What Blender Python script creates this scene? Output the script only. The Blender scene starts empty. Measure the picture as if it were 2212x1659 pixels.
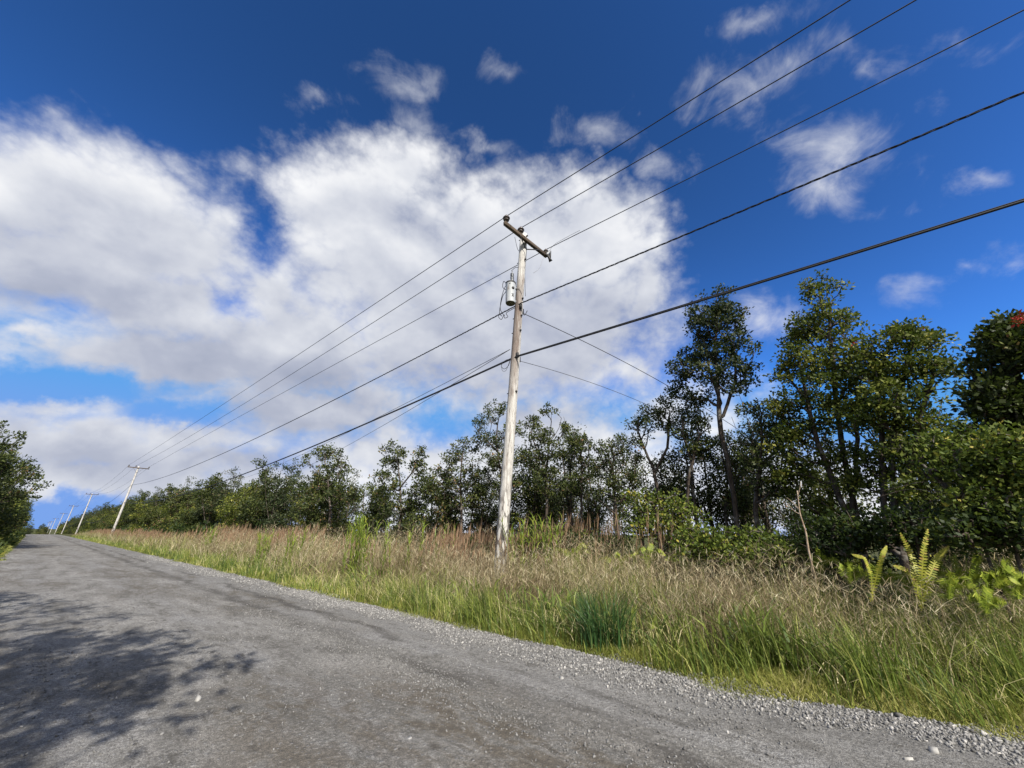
import bpy, math, random
import numpy as np
from mathutils import Matrix, Vector

SC = bpy.context.scene
COL = SC.collection
RNG = np.random.default_rng(7)

# ---------------------------------------------------------------- camera
# world frame: +Y runs along the road (away), +X to the grassy side, Z up
PITCH, YAW, ROLL, EYE, FPX = 21.2, 49.17, 0.6, 1.5, 831.0
_p, _y, _r = (math.radians(v) for v in (PITCH, YAW, ROLL))
FWD0 = np.array([math.sin(_y), math.cos(_y), 0.0])
RIGHT0 = np.array([math.cos(_y), -math.sin(_y), 0.0])
FWD = FWD0 * math.cos(_p) + np.array([0, 0, math.sin(_p)])
UP0 = -FWD0 * math.sin(_p) + np.array([0, 0, math.cos(_p)])
CRIGHT = RIGHT0 * math.cos(_r) + UP0 * math.sin(_r)
CUP = -RIGHT0 * math.sin(_r) + UP0 * math.cos(_r)
CAMPOS = np.array([0.0, 0.0, EYE])

cam_data = bpy.data.cameras.new('camera')
cam = bpy.data.objects.new('camera', cam_data)
COL.objects.link(cam)
cam_data.sensor_width = 36.0
cam_data.lens = 36.0 * FPX / 2212.0
cam_data.clip_start = 0.05
cam_data.clip_end = 20000
cam.matrix_world = Matrix(((CRIGHT[0], CUP[0], -FWD[0], 0), (CRIGHT[1], CUP[1], -FWD[1], 0),
                           (CRIGHT[2], CUP[2], -FWD[2], EYE), (0, 0, 0, 1)))
SC.camera = cam

# ---------------------------------------------------------------- light and exposure
SUN_EL, SUN_AZ = 41.0, 205.0        # azimuth clockwise from the road direction
SUN_STRENGTH, SKY_STRENGTH = 4.2, 0.085
SC.view_settings.view_transform = 'Standard'
SC.view_settings.look = 'None'
SC.view_settings.gamma = 1
SC.view_settings.exposure = 0.72
SC.render.film_transparent = False
SC.cycles.max_bounces = 6
SC.cycles.diffuse_bounces = 3
SC.cycles.glossy_bounces = 2
SC.cycles.transmission_bounces = 4
SC.cycles.transparent_max_bounces = 6
SC.cycles.caustics_reflective = False
SC.cycles.caustics_refractive = False

sun_data = bpy.data.lights.new('sun', 'SUN')
sun_data.energy = SUN_STRENGTH
sun_data.angle = math.radians(0.53)
sun_data.color = (1.0, 0.945, 0.86)
sun = bpy.data.objects.new('sun', sun_data)
COL.objects.link(sun)
_e, _a = math.radians(SUN_EL), math.radians(SUN_AZ)
SUNDIR = np.array([math.sin(_a) * math.cos(_e), math.cos(_a) * math.cos(_e), math.sin(_e)])
sun.rotation_euler = Vector(SUNDIR).to_track_quat('Z', 'Y').to_euler()


def ray(x, y):
    """direction through a point of the photo (2212 px wide)"""
    d = FWD + CRIGHT * ((x - 1106.0) / FPX) + CUP * (-(y - 829.5) / FPX)
    return d / np.linalg.norm(d)


def at_w(x, y, w):
    d = ray(x, y)
    return CAMPOS + d * (w / d[0])


def at_u(x, y, u):
    d = ray(x, y)
    return CAMPOS + d * (u / d[1])


def project(p):
    q = np.asarray(p) - CAMPOS
    z = q @ FWD
    return np.stack([1106 + FPX * (q @ CRIGHT) / z, 829.5 - FPX * (q @ CUP) / z], -1)


# ---------------------------------------------------------------- node helpers
class NT:
    def __init__(self, tree):
        self.t = tree
        tree.nodes.clear()

    def n(self, kind, ins=None, **props):
        nd = self.t.nodes.new(kind)
        for k, v in props.items():
            setattr(nd, k, v)
        for k, v in (ins or {}).items():
            self.put(nd, k, v)
        return nd

    def put(self, nd, k, v):
        s = nd.inputs[k]
        if isinstance(v, bpy.types.NodeSocket):
            self.t.links.new(v, s)
        elif isinstance(v, bpy.types.Node):
            self.t.links.new(v.outputs[0], s)
        else:
            s.default_value = v

    def m(self, op, a, b=0.0, c=None, clamp=False):
        nd = self.n('ShaderNodeMath', {0: a, 1: b}, operation=op, use_clamp=clamp)
        if c is not None:
            self.put(nd, 2, c)
        return nd.outputs[0]

    def noise(self, vec, scale, detail=4.0, rough=0.5, dist=0.0, col=False):
        nd = self.n('ShaderNodeTexNoise', {'Vector': vec, 'Scale': scale, 'Detail': detail, 'Roughness': rough,
                                           'Distortion': dist})
        return nd.outputs[1 if col else 0]

    def ss(self, v, lo, hi, a=0.0, b=1.0):
        return self.n('ShaderNodeMapRange', {0: v, 1: lo, 2: hi, 3: a, 4: b}, interpolation_type='SMOOTHSTEP').outputs[0]

    def mix(self, f, a, b, blend='MIX'):
        nd = self.n('ShaderNodeMix', data_type='RGBA', blend_type=blend)
        self.put(nd, 0, f)
        self.put(nd, 6, a)
        self.put(nd, 7, b)
        return nd.outputs[2]

    def ramp(self, f, stops):
        nd = self.n('ShaderNodeValToRGB', {0: f})
        el = nd.color_ramp.elements
        while len(el) < len(stops):
            el.new(0.5)
        for e, (p, c) in zip(el, stops):
            e.position = p
            e.color = (*c, 1)
        return nd.outputs[0]


def rgb(*c):
    return (c[0], c[1], c[2], 1.0)


# ---------------------------------------------------------------- sky with clouds
world = bpy.data.worlds.new('World')
SC.world = world
world.use_nodes = True
W = NT(world.node_tree)
sky = W.n('ShaderNodeTexSky', sky_type='NISHITA', sun_disc=False, sun_elevation=math.radians(SUN_EL),
          sun_rotation=math.radians(SUN_AZ), altitude=200.0, air_density=1.0, dust_density=0.4, ozone_density=2.5)
EXPO = 2.0 ** SC.view_settings.exposure
raw = W.n('ShaderNodeVectorMath', {0: sky, 'Scale': SKY_STRENGTH * EXPO}, operation='SCALE').outputs[0]
ssep = W.n('ShaderNodeSeparateColor', {0: raw})
# the camera's deep blue: a steeper tone curve on each channel of the clear sky
chan = []
for i_, (pre, gm, gain, top_) in enumerate([(.75, 1.6, 1.45, .20), (.88, 1.68, 2.15, .38), (1.12, 1.95, 2.15, .84)]):
    v_ = W.m('MULTIPLY', W.m('POWER', W.m('MULTIPLY', ssep.outputs[i_], pre), gm), gain / EXPO)
    chan.append(W.m('SMOOTH_MIN', v_, top_ / EXPO, .1))
skyscaled = W.n('ShaderNodeCombineColor', {0: chan[0], 1: chan[1], 2: chan[2]}).outputs[0]
tc = W.n('ShaderNodeTexCoord')
D0 = tc.outputs['Generated']
# uneven outlines: bend the view of the sky by noise at two sizes
w1 = W.n('ShaderNodeVectorMath', {0: W.noise(D0, 3.6, 2.0, 0.5, col=True), 1: (0.5, 0.5, 0.5)}, operation='SUBTRACT')
w2 = W.n('ShaderNodeVectorMath', {0: W.noise(D0, 13.0, 6.0, 0.6, col=True), 1: (0.5, 0.5, 0.5)}, operation='SUBTRACT')
s1 = W.n('ShaderNodeVectorMath', {0: w1, 'Scale': 0.11}, operation='SCALE')
s2 = W.n('ShaderNodeVectorMath', {0: w2, 'Scale': 0.09}, operation='SCALE')
d1 = W.n('ShaderNodeVectorMath', {0: D0, 1: s1}, operation='ADD')
DW = W.n('ShaderNodeVectorMath', {0: d1, 1: s2}, operation='ADD').outputs[0]


def blob_field(blobs, vec):
    acc = None
    for (x, y, rx, ry, wt) in blobs:
        c = ray(x, y)
        a = ray(x + rx, y) - ray(x - rx, y)
        b = ray(x, y - ry) - ray(x, y + ry)
        ra = np.linalg.norm(a) / 2
        rb = np.linalg.norm(b) / 2
        a -= c * (a @ c)
        a /= np.linalg.norm(a)
        b -= c * (b @ c)
        b -= a * (b @ a)
        b /= np.linalg.norm(b)
        cc = np.cross(a, b)
        R = Matrix(((a[0], b[0], cc[0]), (a[1], b[1], cc[1]), (a[2], b[2], cc[2])))
        mp = W.n('ShaderNodeMapping', {'Vector': vec, 'Location': tuple(c), 'Rotation': tuple(R.to_euler('XYZ')),
                                       'Scale': (ra, rb, 0.9)}, vector_type='TEXTURE')
        ln = W.n('ShaderNodeVectorMath', {0: mp}, operation='LENGTH').outputs['Value']
        v = W.m('MULTIPLY_ADD', ln, -0.58 * wt, wt)
        if acc is None:
            acc = v
        else:
            acc = W.m('SMOOTH_MAX', acc, v, 0.12)
    return acc


CLOUDS = [
    (40, 450, 280, 135, 1), (250, 480, 220, 140, 1), (400, 540, 170, 120, .95), (100, 600, 300, 110, 1),
    (360, 640, 250, 100, .95), (420, 780, 260, 80, 1), (650, 740, 260, 130, 1), (-100, 500, 200, 200, 1),
    (770, 460, 190, 115, 1), (900, 580, 290, 180, 1), (1110, 530, 240, 125, 1), (1270, 530, 140, 110, 1),
    (1000, 720, 350, 160, 1), (1230, 720, 200, 150, .95), (870, 380, 120, 90, .85), (680, 355, 110, 50, .62),
    (885, 165, 80, 50, .5), (880, 260, 55, 60, .5), (1085, 130, 60, 35, .27), (560, 640, 120, 80, .8),
    (60, 740, 180, 40, .7), (80, 890, 230, 40, .7), (150, 970, 330, 55, .85), (420, 950, 250, 45, .8),
    (330, 1045, 330, 45, .75), (700, 890, 300, 60, .95), (880, 1000, 300, 90, .9), (1150, 960, 350, 130, .9),
    (1430, 900, 150, 130, .7), (1350, 1070, 350, 110, 1.1), (1750, 1100, 400, 90, 1.0), (1000, 1090, 350, 70, 1.0), (450, 1000, 300, 60, .8),
    (1790, 310, 150, 75, .52), (1850, 130, 120, 50, .36), (1600, 210, 120, 60, .43), (1650, 680, 70, 60, .5),
    (1960, 610, 70, 40, .46), (2150, 560, 70, 40, .42), (2080, 80, 80, 30, .26), (1430, 350, 70, 40, .45),
    (1300, 290, 90, 50, .46), (1040, 310, 70, 35, .5), (1760, 400, 90, 50, .48), (2110, 375, 70, 30, .42),
    (700, 215, 60, 25, .40), (1640, 40, 90, 40, .40),
    (60, 960, 220, 50, .95), (220, 1035, 300, 45, .95), (40, 1060, 200, 35, .85), (600, 1060, 300, 60, .9), (-60, 930, 200, 60, .8),
    (1385, 640, 50, 90, .85), (1380, 800, 80, 80, .7),
]
GREYS = [
    (250, 560, 260, 80, .8), (430, 780, 260, 90, 1), (680, 820, 260, 100, 1), (1000, 800, 320, 110, .9),
    (900, 480, 160, 60, .5), (1230, 720, 200, 100, .85), (350, 640, 220, 70, .8), (150, 985, 330, 60, 1),
    (420, 1000, 350, 60, .9), (700, 920, 280, 60, .8), (1100, 900, 260, 70, .7), (60, 640, 220, 80, .9),
    (1040, 640, 300, 120, .62), (150, 600, 200, 80, .6), (620, 640, 160, 70, .5),
]
HOLES = [(490, 655, 60, 26, .5), (545, 470, 42, 70, .42), (150, 835, 260, 30, .9), (990, 930, 80, 45, .8),
         (420, 895, 90, 22, .8), (110, 1105, 120, 26, .6), (380, 610, 60, 20, .3)]
field = blob_field([b for b in CLOUDS if b[4] >= .6], DW)
thin = blob_field([b for b in CLOUDS if b[4] < .6], DW)
behind = W.n('ShaderNodeVectorMath', {0: D0, 1: tuple(-FWD0 * .94 + np.array([0, 0, .34]))}, operation='DOT_PRODUCT').outputs['Value']  # unseen cloud cover added behind the camera to whiten the ambient light
field = W.m('MAXIMUM', field, W.ss(behind, .05, .5, -1.0, .62))
hole = W.m('MAXIMUM', blob_field(HOLES, DW), 0.0)
flat = W.n('ShaderNodeVectorMath', {0: D0, 1: (1.0, 1.0, 1.35)}, operation='MULTIPLY').outputs[0]
offs = W.n('ShaderNodeVectorMath', {0: flat, 1: (-0.016, -0.024, 0.06)}, operation='ADD').outputs[0]


def billow(vec, det):
    """rounded heads with creases between them, over a softer large swell"""
    soft = W.noise(vec, 5.0, det, 0.55, 0.2)
    heads = W.m('ABSOLUTE', W.m('SUBTRACT', W.noise(vec, 8.5, det - 3.0, 0.5, 0.1), 0.5))
    small = W.m('ABSOLUTE', W.m('SUBTRACT', W.noise(vec, 21.0, det - 4.0, 0.55), 0.5))
    return W.m('ADD', W.m('MULTIPLY', soft, 0.75), W.m('ADD', W.m('MULTIPLY', heads, 0.95), W.m('MULTIPLY', small, 0.45)))


puff = billow(flat, 9.0)
puff2 = billow(offs, 6.0)
dens = W.m('ADD', W.m('SUBTRACT', field, W.m('MULTIPLY', hole, 0.62)), W.m('MULTIPLY', W.m('SUBTRACT', puff, 0.5), 1.0))
alpha = W.ss(dens, 0.08, 0.68)
veil = W.noise(flat, 9.0, 9.0, 0.62, 0.6)
dthin = W.m('ADD', thin, W.m('ADD', W.m('MULTIPLY', W.m('SUBTRACT', puff, 0.5), 0.55), W.m('MULTIPLY', W.m('SUBTRACT', veil, 0.5), 0.9)))
alpha = W.m('MAXIMUM', alpha, W.ss(dthin, 0.10, 0.85, 0.0, 0.80))
grey = W.m('MAXIMUM', blob_field(GREYS, DW), 0.0)
soft1 = W.m('ADD', W.noise(flat, 5.0, 4.0, 0.5, 0.2), W.m('MULTIPLY', puff, 0.35))
soft2 = W.m('ADD', W.noise(offs, 5.0, 4.0, 0.5, 0.2), W.m('MULTIPLY', puff2, 0.35))
relief = W.m('MULTIPLY', W.m('SUBTRACT', soft1, soft2), 0.75)
lit = W.m('ADD', W.m('SUBTRACT', 0.84, W.m('MULTIPLY', grey, 0.62)), relief, clamp=True)
CLOUD_GAIN = 1.02 / EXPO
ccol = W.ramp(lit, [(0.0, (0.33, 0.37, 0.49)), (0.35, (0.455, 0.49, 0.60)), (0.7, (0.70, 0.725, 0.79)), (1.0, (0.95, 0.955, 0.97))])
ccol = W.n('ShaderNodeVectorMath', {0: ccol, 'Scale': CLOUD_GAIN}, operation='SCALE').outputs[0]
final = W.mix(alpha, skyscaled, ccol)
bg = W.n('ShaderNodeBackground', {'Color': final, 'Strength': 1.0})
W.n('ShaderNodeOutputWorld', {'Surface': bg})
world.cycles.sampling_method = 'MANUAL'
world.cycles.sample_map_resolution = 512


# ---------------------------------------------------------------- materials
def material(name):
    m = bpy.data.materials.new(name)
    m.use_nodes = True
    return m, NT(m.node_tree)


def finish(N, col, rough=0.7, bump=None, bstr=0.3, bdist=0.02, spec=0.3, metal=0.0):
    b = N.n('ShaderNodeBsdfPrincipled', {'Base Color': col, 'Roughness': rough, 'Metallic': metal})
    b.inputs['Specular IOR Level'].default_value = spec
    if bump is not None:
        bp = N.n('ShaderNodeBump', {'Height': bump, 'Strength': bstr, 'Distance': bdist})
        N.put(b, 'Normal', bp.outputs[0])
    N.n('ShaderNodeOutputMaterial', {'Surface': b})
    return b


def leaf_material(name, stops, trans=0.3, rough=0.55, spec=0.22, tcol=(0.10, 0.16, 0.015)):
    m, N = material(name)
    at = N.n('ShaderNodeAttribute', attribute_name='tint')
    col = N.ramp(at.outputs['Fac'], stops)
    b = N.n('ShaderNodeBsdfPrincipled', {'Base Color': col, 'Roughness': rough})
    b.inputs['Specular IOR Level'].default_value = spec
    tr = N.n('ShaderNodeBsdfTranslucent', {'Color': N.mix(0.5, col, rgb(*tcol))})
    mx = N.n('ShaderNodeMixShader', {0: trans, 1: b, 2: tr})
    N.n('ShaderNodeOutputMaterial', {'Surface': mx})
    return m


M = {}
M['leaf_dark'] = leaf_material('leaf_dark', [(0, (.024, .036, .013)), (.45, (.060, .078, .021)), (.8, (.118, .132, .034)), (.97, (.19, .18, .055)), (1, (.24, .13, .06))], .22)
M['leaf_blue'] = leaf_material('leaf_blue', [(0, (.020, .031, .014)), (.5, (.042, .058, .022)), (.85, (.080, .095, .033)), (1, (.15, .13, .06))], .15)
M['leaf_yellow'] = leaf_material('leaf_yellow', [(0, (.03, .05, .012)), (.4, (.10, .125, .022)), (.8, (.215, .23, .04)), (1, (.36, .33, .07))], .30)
M['leaf_shrub'] = leaf_material('leaf_shrub', [(0, (.04, .066, .014)), (.4, (.105, .145, .024)), (.8, (.21, .24, .045)), (1, (.42, .35, .06))], .32)
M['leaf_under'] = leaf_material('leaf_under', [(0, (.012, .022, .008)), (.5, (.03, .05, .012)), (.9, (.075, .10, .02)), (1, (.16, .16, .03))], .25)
M['flower'] = leaf_material('flower', [(0, (.35, .02, .015)), (1, (.5, .04, .03))], .2)
M['grass_green'] = leaf_material('grass_green', [(0, (.05, .085, .022)), (.35, (.13, .185, .035)), (.65, (.28, .32, .065)), (.86, (.46, .43, .15)), (1, (.66, .57, .33))], .3, .5, .3, (.2, .26, .04))
M['grass_dark'] = leaf_material('grass_dark', [(0, (.018, .05, .018)), (.5, (.05, .115, .032)), (1, (.17, .24, .075))], .25, .45, .35)
M['grass_turf'] = leaf_material('grass_turf', [(0, (.13, .165, .032)), (.45, (.31, .33, .07)), (.8, (.48, .45, .14)), (1, (.66, .57, .31))], .3, .6, .2, (.25, .28, .05))
M['grass_dry'] = leaf_material('grass_dry', [(0, (.10, .068, .04)), (.35, (.265, .20, .115)), (.7, (.46, .385, .235)), (1, (.72, .64, .44))], .25, .7, .15, (.4, .3, .18))
M['plume'] = leaf_material('plume', [(0, (.16, .09, .055)), (.5, (.33, .215, .135)), (1, (.54, .42, .27))], .3, .8, .1, (.3, .2, .12))
M['cane'] = leaf_material('cane', [(0, (.09, .15, .02)), (.5, (.19, .26, .03)), (1, (.36, .38, .06))], .3, .45, .35, (.3, .35, .04))
M['fern'] = leaf_material('fern', [(0, (.16, .21, .03)), (.5, (.35, .36, .05)), (.88, (.53, .48, .10)), (1, (.42, .28, .09))], .35, .5, .3, (.4, .42, .05))
M['fern_green'] = leaf_material('fern_green', [(0, (.10, .15, .018)), (.5, (.22, .29, .032)), (1, (.42, .44, .06))], .35, .5, .3, (.25, .32, .04))

m, N = material('bark')
tcx = N.n('ShaderNodeTexCoord').outputs['Object']
st = N.n('ShaderNodeMapping', {'Vector': tcx, 'Scale': (1, 1, 0.25)}).outputs[0]
nz = N.noise(st, 14, 5, .6)
lich = N.ss(N.noise(tcx, 3.2, 4, .6), .5, .66)
c = N.ramp(nz, [(.3, (.035, .027, .022)), (.6, (.095, .075, .06)), (.8, (.17, .145, .12))])
c = N.mix(N.m('MULTIPLY', lich, .55), c, rgb(.28, .27, .24))
finish(N, c, .9, nz, .6, .02, .1)
M['bark'] = m

m, N = material('dead_wood')
tcx = N.n('ShaderNodeTexCoord').outputs['Object']
nz = N.noise(tcx, 20, 5, .6)
c = N.ramp(nz, [(.3, (.16, .10, .065)), (.55, (.42, .33, .24)), (.8, (.58, .5, .4))])
finish(N, c, .85, nz, .4, .01, .1)
M['dead_wood'] = m

m, N = material('weathered_pole')
tcx = N.n('ShaderNodeTexCoord').outputs['Object']
st = N.n('ShaderNodeMapping', {'Vector': tcx, 'Scale': (9, 9, 0.35)}).outputs[0]
grain = N.noise(st, 3.0, 7, .62)
st2 = N.n('ShaderNodeMapping', {'Vector': tcx, 'Scale': (7, 7, 1.1)}).outputs[0]
blotch = N.noise(st2, 1.1, 5, .6)
fine = N.noise(N.n('ShaderNodeMapping', {'Vector': tcx, 'Scale': (30, 30, 1.2)}).outputs[0], 2.0, 4, .6)
c = N.ramp(grain, [(.28, (.26, .24, .22)), (.48, (.52, .50, .465)), (.7, (.69, .675, .64))])
c = N.mix(N.ss(blotch, .53, .70, 0, .75), c, rgb(.25, .20, .17))
zst = N.n('ShaderNodeSeparateXYZ', {0: tcx}).outputs[2]
xst = N.n('ShaderNodeSeparateXYZ', {0: tcx}).outputs[0]
run = N.m('MULTIPLY', N.m('MULTIPLY', N.ss(zst, 4.6, 6.6), N.ss(zst, 9.4, 8.2)), N.ss(N.m('ADD', xst, N.m('MULTIPLY', N.m('SUBTRACT', grain, .5), .5)), .06, -.06))
c = N.mix(N.m('MULTIPLY', run, N.ss(grain, .36, .55, .35, .9)), c, rgb(.17, .125, .105))
c = N.mix(N.ss(fine, .56, .64, 0, .85), c, rgb(.10, .085, .075))
zz = N.n('ShaderNodeSeparateXYZ', {0: tcx}).outputs[2]
# bark patches flaked off the lowest two metres
vo = N.n('ShaderNodeTexVoronoi', {'Vector': N.n('ShaderNodeMapping', {'Vector': tcx, 'Scale': (13, 13, 4.5)}).outputs[0], 'Scale': 1.0})
fl = N.m('MULTIPLY', N.ss(N.m('ADD', vo.outputs['Distance'], N.m('MULTIPLY', N.m('SUBTRACT', blotch, .5), .7)), .50, .62), N.ss(zz, 3.6, 1.2))
c = N.mix(N.m('MULTIPLY', fl, .85), c, rgb(.06, .05, .045))
finish(N, c, .88, N.m('ADD', grain, N.m('MULTIPLY', fine, -.5)), .5, .02, .12)
M['pole'] = m

m, N = material('crossarm_wood')
tcx = N.n('ShaderNodeTexCoord').outputs['Object']
g = N.noise(N.n('ShaderNodeMapping', {'Vector': tcx, 'Scale': (1, 25, 25)}).outputs[0], 2, 5, .6)
c = N.ramp(g, [(.3, (.05, .037, .028)), (.6, (.13, .10, .075)), (.8, (.26, .21, .16))])
finish(N, c, .85, g, .4, .01, .1)
M['arm'] = m


def plain(name, col, rough, spec=.4, metal=0.0, var=.25, scale=8):
    m, N = material(name)
    tcx = N.n('ShaderNodeTexCoord').outputs['Object']
    nz = N.noise(tcx, scale, 5, .6)
    c = N.mix(N.ss(nz, .35, .7), rgb(*[v * (1 - var) for v in col]), rgb(*[min(1, v * (1 + var * .5)) for v in col]))
    finish(N, c, rough, nz, .15, .01, spec, metal)
    M[name] = m


plain('wire_black', (.022, .022, .024), .6)
plain('wire_grey', (.075, .075, .08), .55)
plain('wire_pale', (.30, .30, .31), .5)
plain('porcelain', (.105, .085, .075), .3, .5)
plain('galvanised', (.30, .31, .32), .5, .5, .6)
plain('dark_steel', (.05, .047, .045), .6, .4, .3)
plain('stone_pale', (.40, .39, .365), .85, .2)
m, N = material('tank_paint')
tcx = N.n('ShaderNodeTexCoord').outputs['Object']
rust = N.ss(N.noise(N.n('ShaderNodeMapping', {'Vector': tcx, 'Scale': (1, 1, .35)}).outputs[0], 9, 6, .65), .54, .70)
zs = N.n('ShaderNodeSeparateXYZ', {0: tcx}).outputs[2]
c = N.mix(rust, rgb(.44, .46, .475), rgb(.27, .24, .21))
finish(N, c, .45, None, spec=.4)
M['tank'] = m
m, N = material('tank_base_shade')  # tank underside: its shade is put into this darker colour
c = N.mix(N.noise(N.n('ShaderNodeTexCoord').outputs['Object'], 6, 4), rgb(.10, .11, .07), rgb(.2, .2, .16))
finish(N, c, .6)
M['tank_base'] = m

# gravel stones
m, N = material('gravel')
at = N.n('ShaderNodeAttribute', attribute_name='tint')
c = N.ramp(at.outputs['Fac'], [(0, (.11, .107, .102)), (.4, (.215, .21, .20)), (.8, (.32, .312, .30)), (1, (.50, .48, .45))])
nz = N.noise(N.n('ShaderNodeTexCoord').outputs['Object'], 90, 3)
c = N.mix(N.ss(nz, .35, .7, 0, .35), c, rgb(.09, .09, .09))
finish(N, c, .9, nz, .3, .004, .15)
M['gravel'] = m

# road surface: worn chip seal with packed dust, loose chips, brown damp stains and long wheel tracks
m, N = material('road_surface')
P = N.n('ShaderNodeTexCoord').outputs['Object']
sep = N.n('ShaderNodeSeparateXYZ', {0: P})
X = sep.outputs[0]
along = N.n('ShaderNodeMapping', {'Vector': P, 'Scale': (1.0, 0.28, 1)}).outputs[0]
warp = N.noise(P, .8, 4, .6)
big = N.noise(along, .55, 6, .62, .4)
mid = N.noise(along, 2.1, 7, .66, .6)
fine = N.noise(P, 26, 6, .72)
grit = N.noise(P, 120, 3, .7)
ch = N.n('ShaderNodeTexVoronoi', {'Vector': P, 'Scale': 55.0})
chips = N.n('ShaderNodeTexVoronoi', {'Vector': P, 'Scale': 30.0})
mid2 = N.noise(N.n('ShaderNodeMapping', {'Vector': P, 'Scale': (1.0, .55, 1), 'Location': (7, 3, 0)}).outputs[0], 5.5, 7, .68, .5)
base = N.ramp(N.m('ADD', N.m('MULTIPLY', mid, .6), N.m('MULTIPLY', mid2, .4)), [(.37, (.150, .142, .128)), (.47, (.285, .274, .253)), (.58, (.42, .406, .38))])
stain = N.m('MULTIPLY', N.ss(big, .46, .60), N.ss(mid2, .40, .58))
base = N.mix(N.m('MULTIPLY', stain, .8), base, rgb(.128, .106, .076))
dv = N.n('ShaderNodeVectorMath', {0: N.n('ShaderNodeMapping', {'Vector': P, 'Location': (-2.35 * .62, -3.2 * .42, 0), 'Scale': (.62, .42, 0)}).outputs[0]}, operation='LENGTH').outputs['Value']
patch = N.m('MULTIPLY', N.ss(dv, 1.15, .35), N.ss(N.m('ADD', N.m('MULTIPLY', mid, .5), N.m('MULTIPLY', mid2, .5)), .44, .56))
base = N.mix(N.m('MULTIPLY', patch, .8), base, rgb(.135, .108, .074))
# tracks pressed smooth by tyres (dark) and the loose ridges between (pale)
Xw = N.m('ADD', X, N.m('MULTIPLY', N.m('SUBTRACT', warp, .5), .9))
tr = N.m('SINE', N.m('MULTIPLY', Xw, 3.6))
base = N.mix(N.m('MULTIPLY', N.ss(tr, -.2, .9), N.ss(mid, .4, .62, 0, .42)), base, rgb(.30, .30, .302))
rut = N.m('MULTIPLY', N.ss(N.m('ABSOLUTE', N.m('SUBTRACT', Xw, 3.55)), .30, .04), N.ss(mid, .38, .58))
base = N.mix(N.m('MULTIPLY', rut, .85), base, rgb(.085, .077, .068))
rut2 = N.m('MULTIPLY', N.ss(N.m('ABSOLUTE', N.m('SUBTRACT', Xw, 4.15)), .14, .02), N.ss(big, .40, .55))
base = N.mix(N.m('MULTIPLY', rut2, .85), base, rgb(.078, .071, .064))
# loose pale stone toward the shoulder
sh = N.ss(N.m('ADD', Xw, N.m('MULTIPLY', N.m('SUBTRACT', mid, .5), 1.4)), 4.0, 4.8)
base = N.mix(N.m('MULTIPLY', sh, .7), base, rgb(.29, .285, .275))
pits = N.ss(fine, .36, .60)
base = N.mix(N.m('SUBTRACT', 1.0, pits), base, N.mix(.5, base, rgb(.05, .05, .05)))
chipc = N.m('GREATER_THAN', N.n('ShaderNodeSeparateColor', {0: chips.outputs['Color']}).outputs[0], .86)
chipm = N.m('MULTIPLY', chipc, N.ss(chips.outputs['Distance'], .42, .25))
base = N.mix(N.m('MULTIPLY', chipm, .6), base, rgb(.34, .34, .34))
pock = N.noise(along, 11, 5, .7, .4)
base = N.mix(N.ss(pock, .47, .30, 0, .75), base, rgb(.085, .078, .068))
base = N.mix(N.ss(grit, .40, .60, .75, 0), base, rgb(.06, .057, .052))
base = N.mix(N.ss(fine, .56, .72, 0, .45), base, rgb(.42, .415, .41))
hgt = N.m('ADD', N.m('MULTIPLY', fine, .7), N.m('ADD', N.m('MULTIPLY', grit, .35), N.m('MULTIPLY', N.m('ADD', chipm, N.m('MULTIPLY', ch.outputs['Distance'], -.5)), .5)))
finish(N, base, .92, hgt, .75, .02, .12)
M['road'] = m

m, N = material('ground_soil')
P = N.n('ShaderNodeTexCoord').outputs['Object']
a = N.noise(P, .35, 6, .6)
b = N.noise(P, 9, 6, .65)
c = N.ramp(b, [(.3, (.035, .030, .018)), (.55, (.075, .078, .026)), (.75, (.12, .125, .038))])
c = N.mix(N.ss(a, .45, .65, 0, .6), c, rgb(.05, .065, .02))
finish(N, c, .95, b, .6, .05, .1)
M['soil'] = m


# ---------------------------------------------------------------- object helpers
def mesh(name, verts, faces, mat, tint=None, smooth=False):
    """faces: list of integer arrays (k x 3 and/or k x 4)"""
    me = bpy.data.meshes.new(name)
    verts = np.ascontiguousarray(verts, dtype=np.float32)
    faces = [np.asarray(f, dtype=np.int32) for f in faces if len(f)]
    me.vertices.add(len(verts))
    me.vertices.foreach_set('co', verts.ravel())
    loops = np.concatenate([f.ravel() for f in faces])
    sizes = np.concatenate([np.full(len(f), f.shape[1], np.int32) for f in faces])
    starts = np.concatenate([[0], np.cumsum(sizes)[:-1]]).astype(np.int32)
    me.loops.add(len(loops))
    me.loops.foreach_set('vertex_index', loops)
    me.polygons.add(len(sizes))
    me.polygons.foreach_set('loop_start', starts)
    me.polygons.foreach_set('loop_total', sizes)
    if smooth:
        me.polygons.foreach_set('use_smooth', np.ones(len(sizes), bool))
    me.update(calc_edges=True)
    if tint is not None:
        at = me.attributes.new('tint', 'FLOAT', 'POINT')
        at.data.foreach_set('value', np.ascontiguousarray(tint, dtype=np.float32))
    me.materials.append(mat)
    return me


def link(name, me, parent=None, loc=None):
    o = bpy.data.objects.new(name, me)
    COL.objects.link(o)
    if parent is not None:
        o.parent = parent
    if loc is not None:
        o.location = loc
    return o


def tag(o, label=None, cat=None, group=None, kind=None):
    for k, v in (('label', label), ('category', cat), ('group', group), ('kind', kind)):
        if v:
            o[k] = v
    return o


def empty(name, loc, label, cat, group=None):
    o = bpy.data.objects.new(name, None)
    COL.objects.link(o)
    o.empty_display_size = .3
    o.location = loc
    return tag(o, label, cat, group)


def copy_tree(o, parent=None):
    c = o.copy()
    COL.objects.link(c)
    if parent is not None:
        c.parent = parent
    for ch in list(o.children):
        copy_tree(ch, c)
    return c


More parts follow.
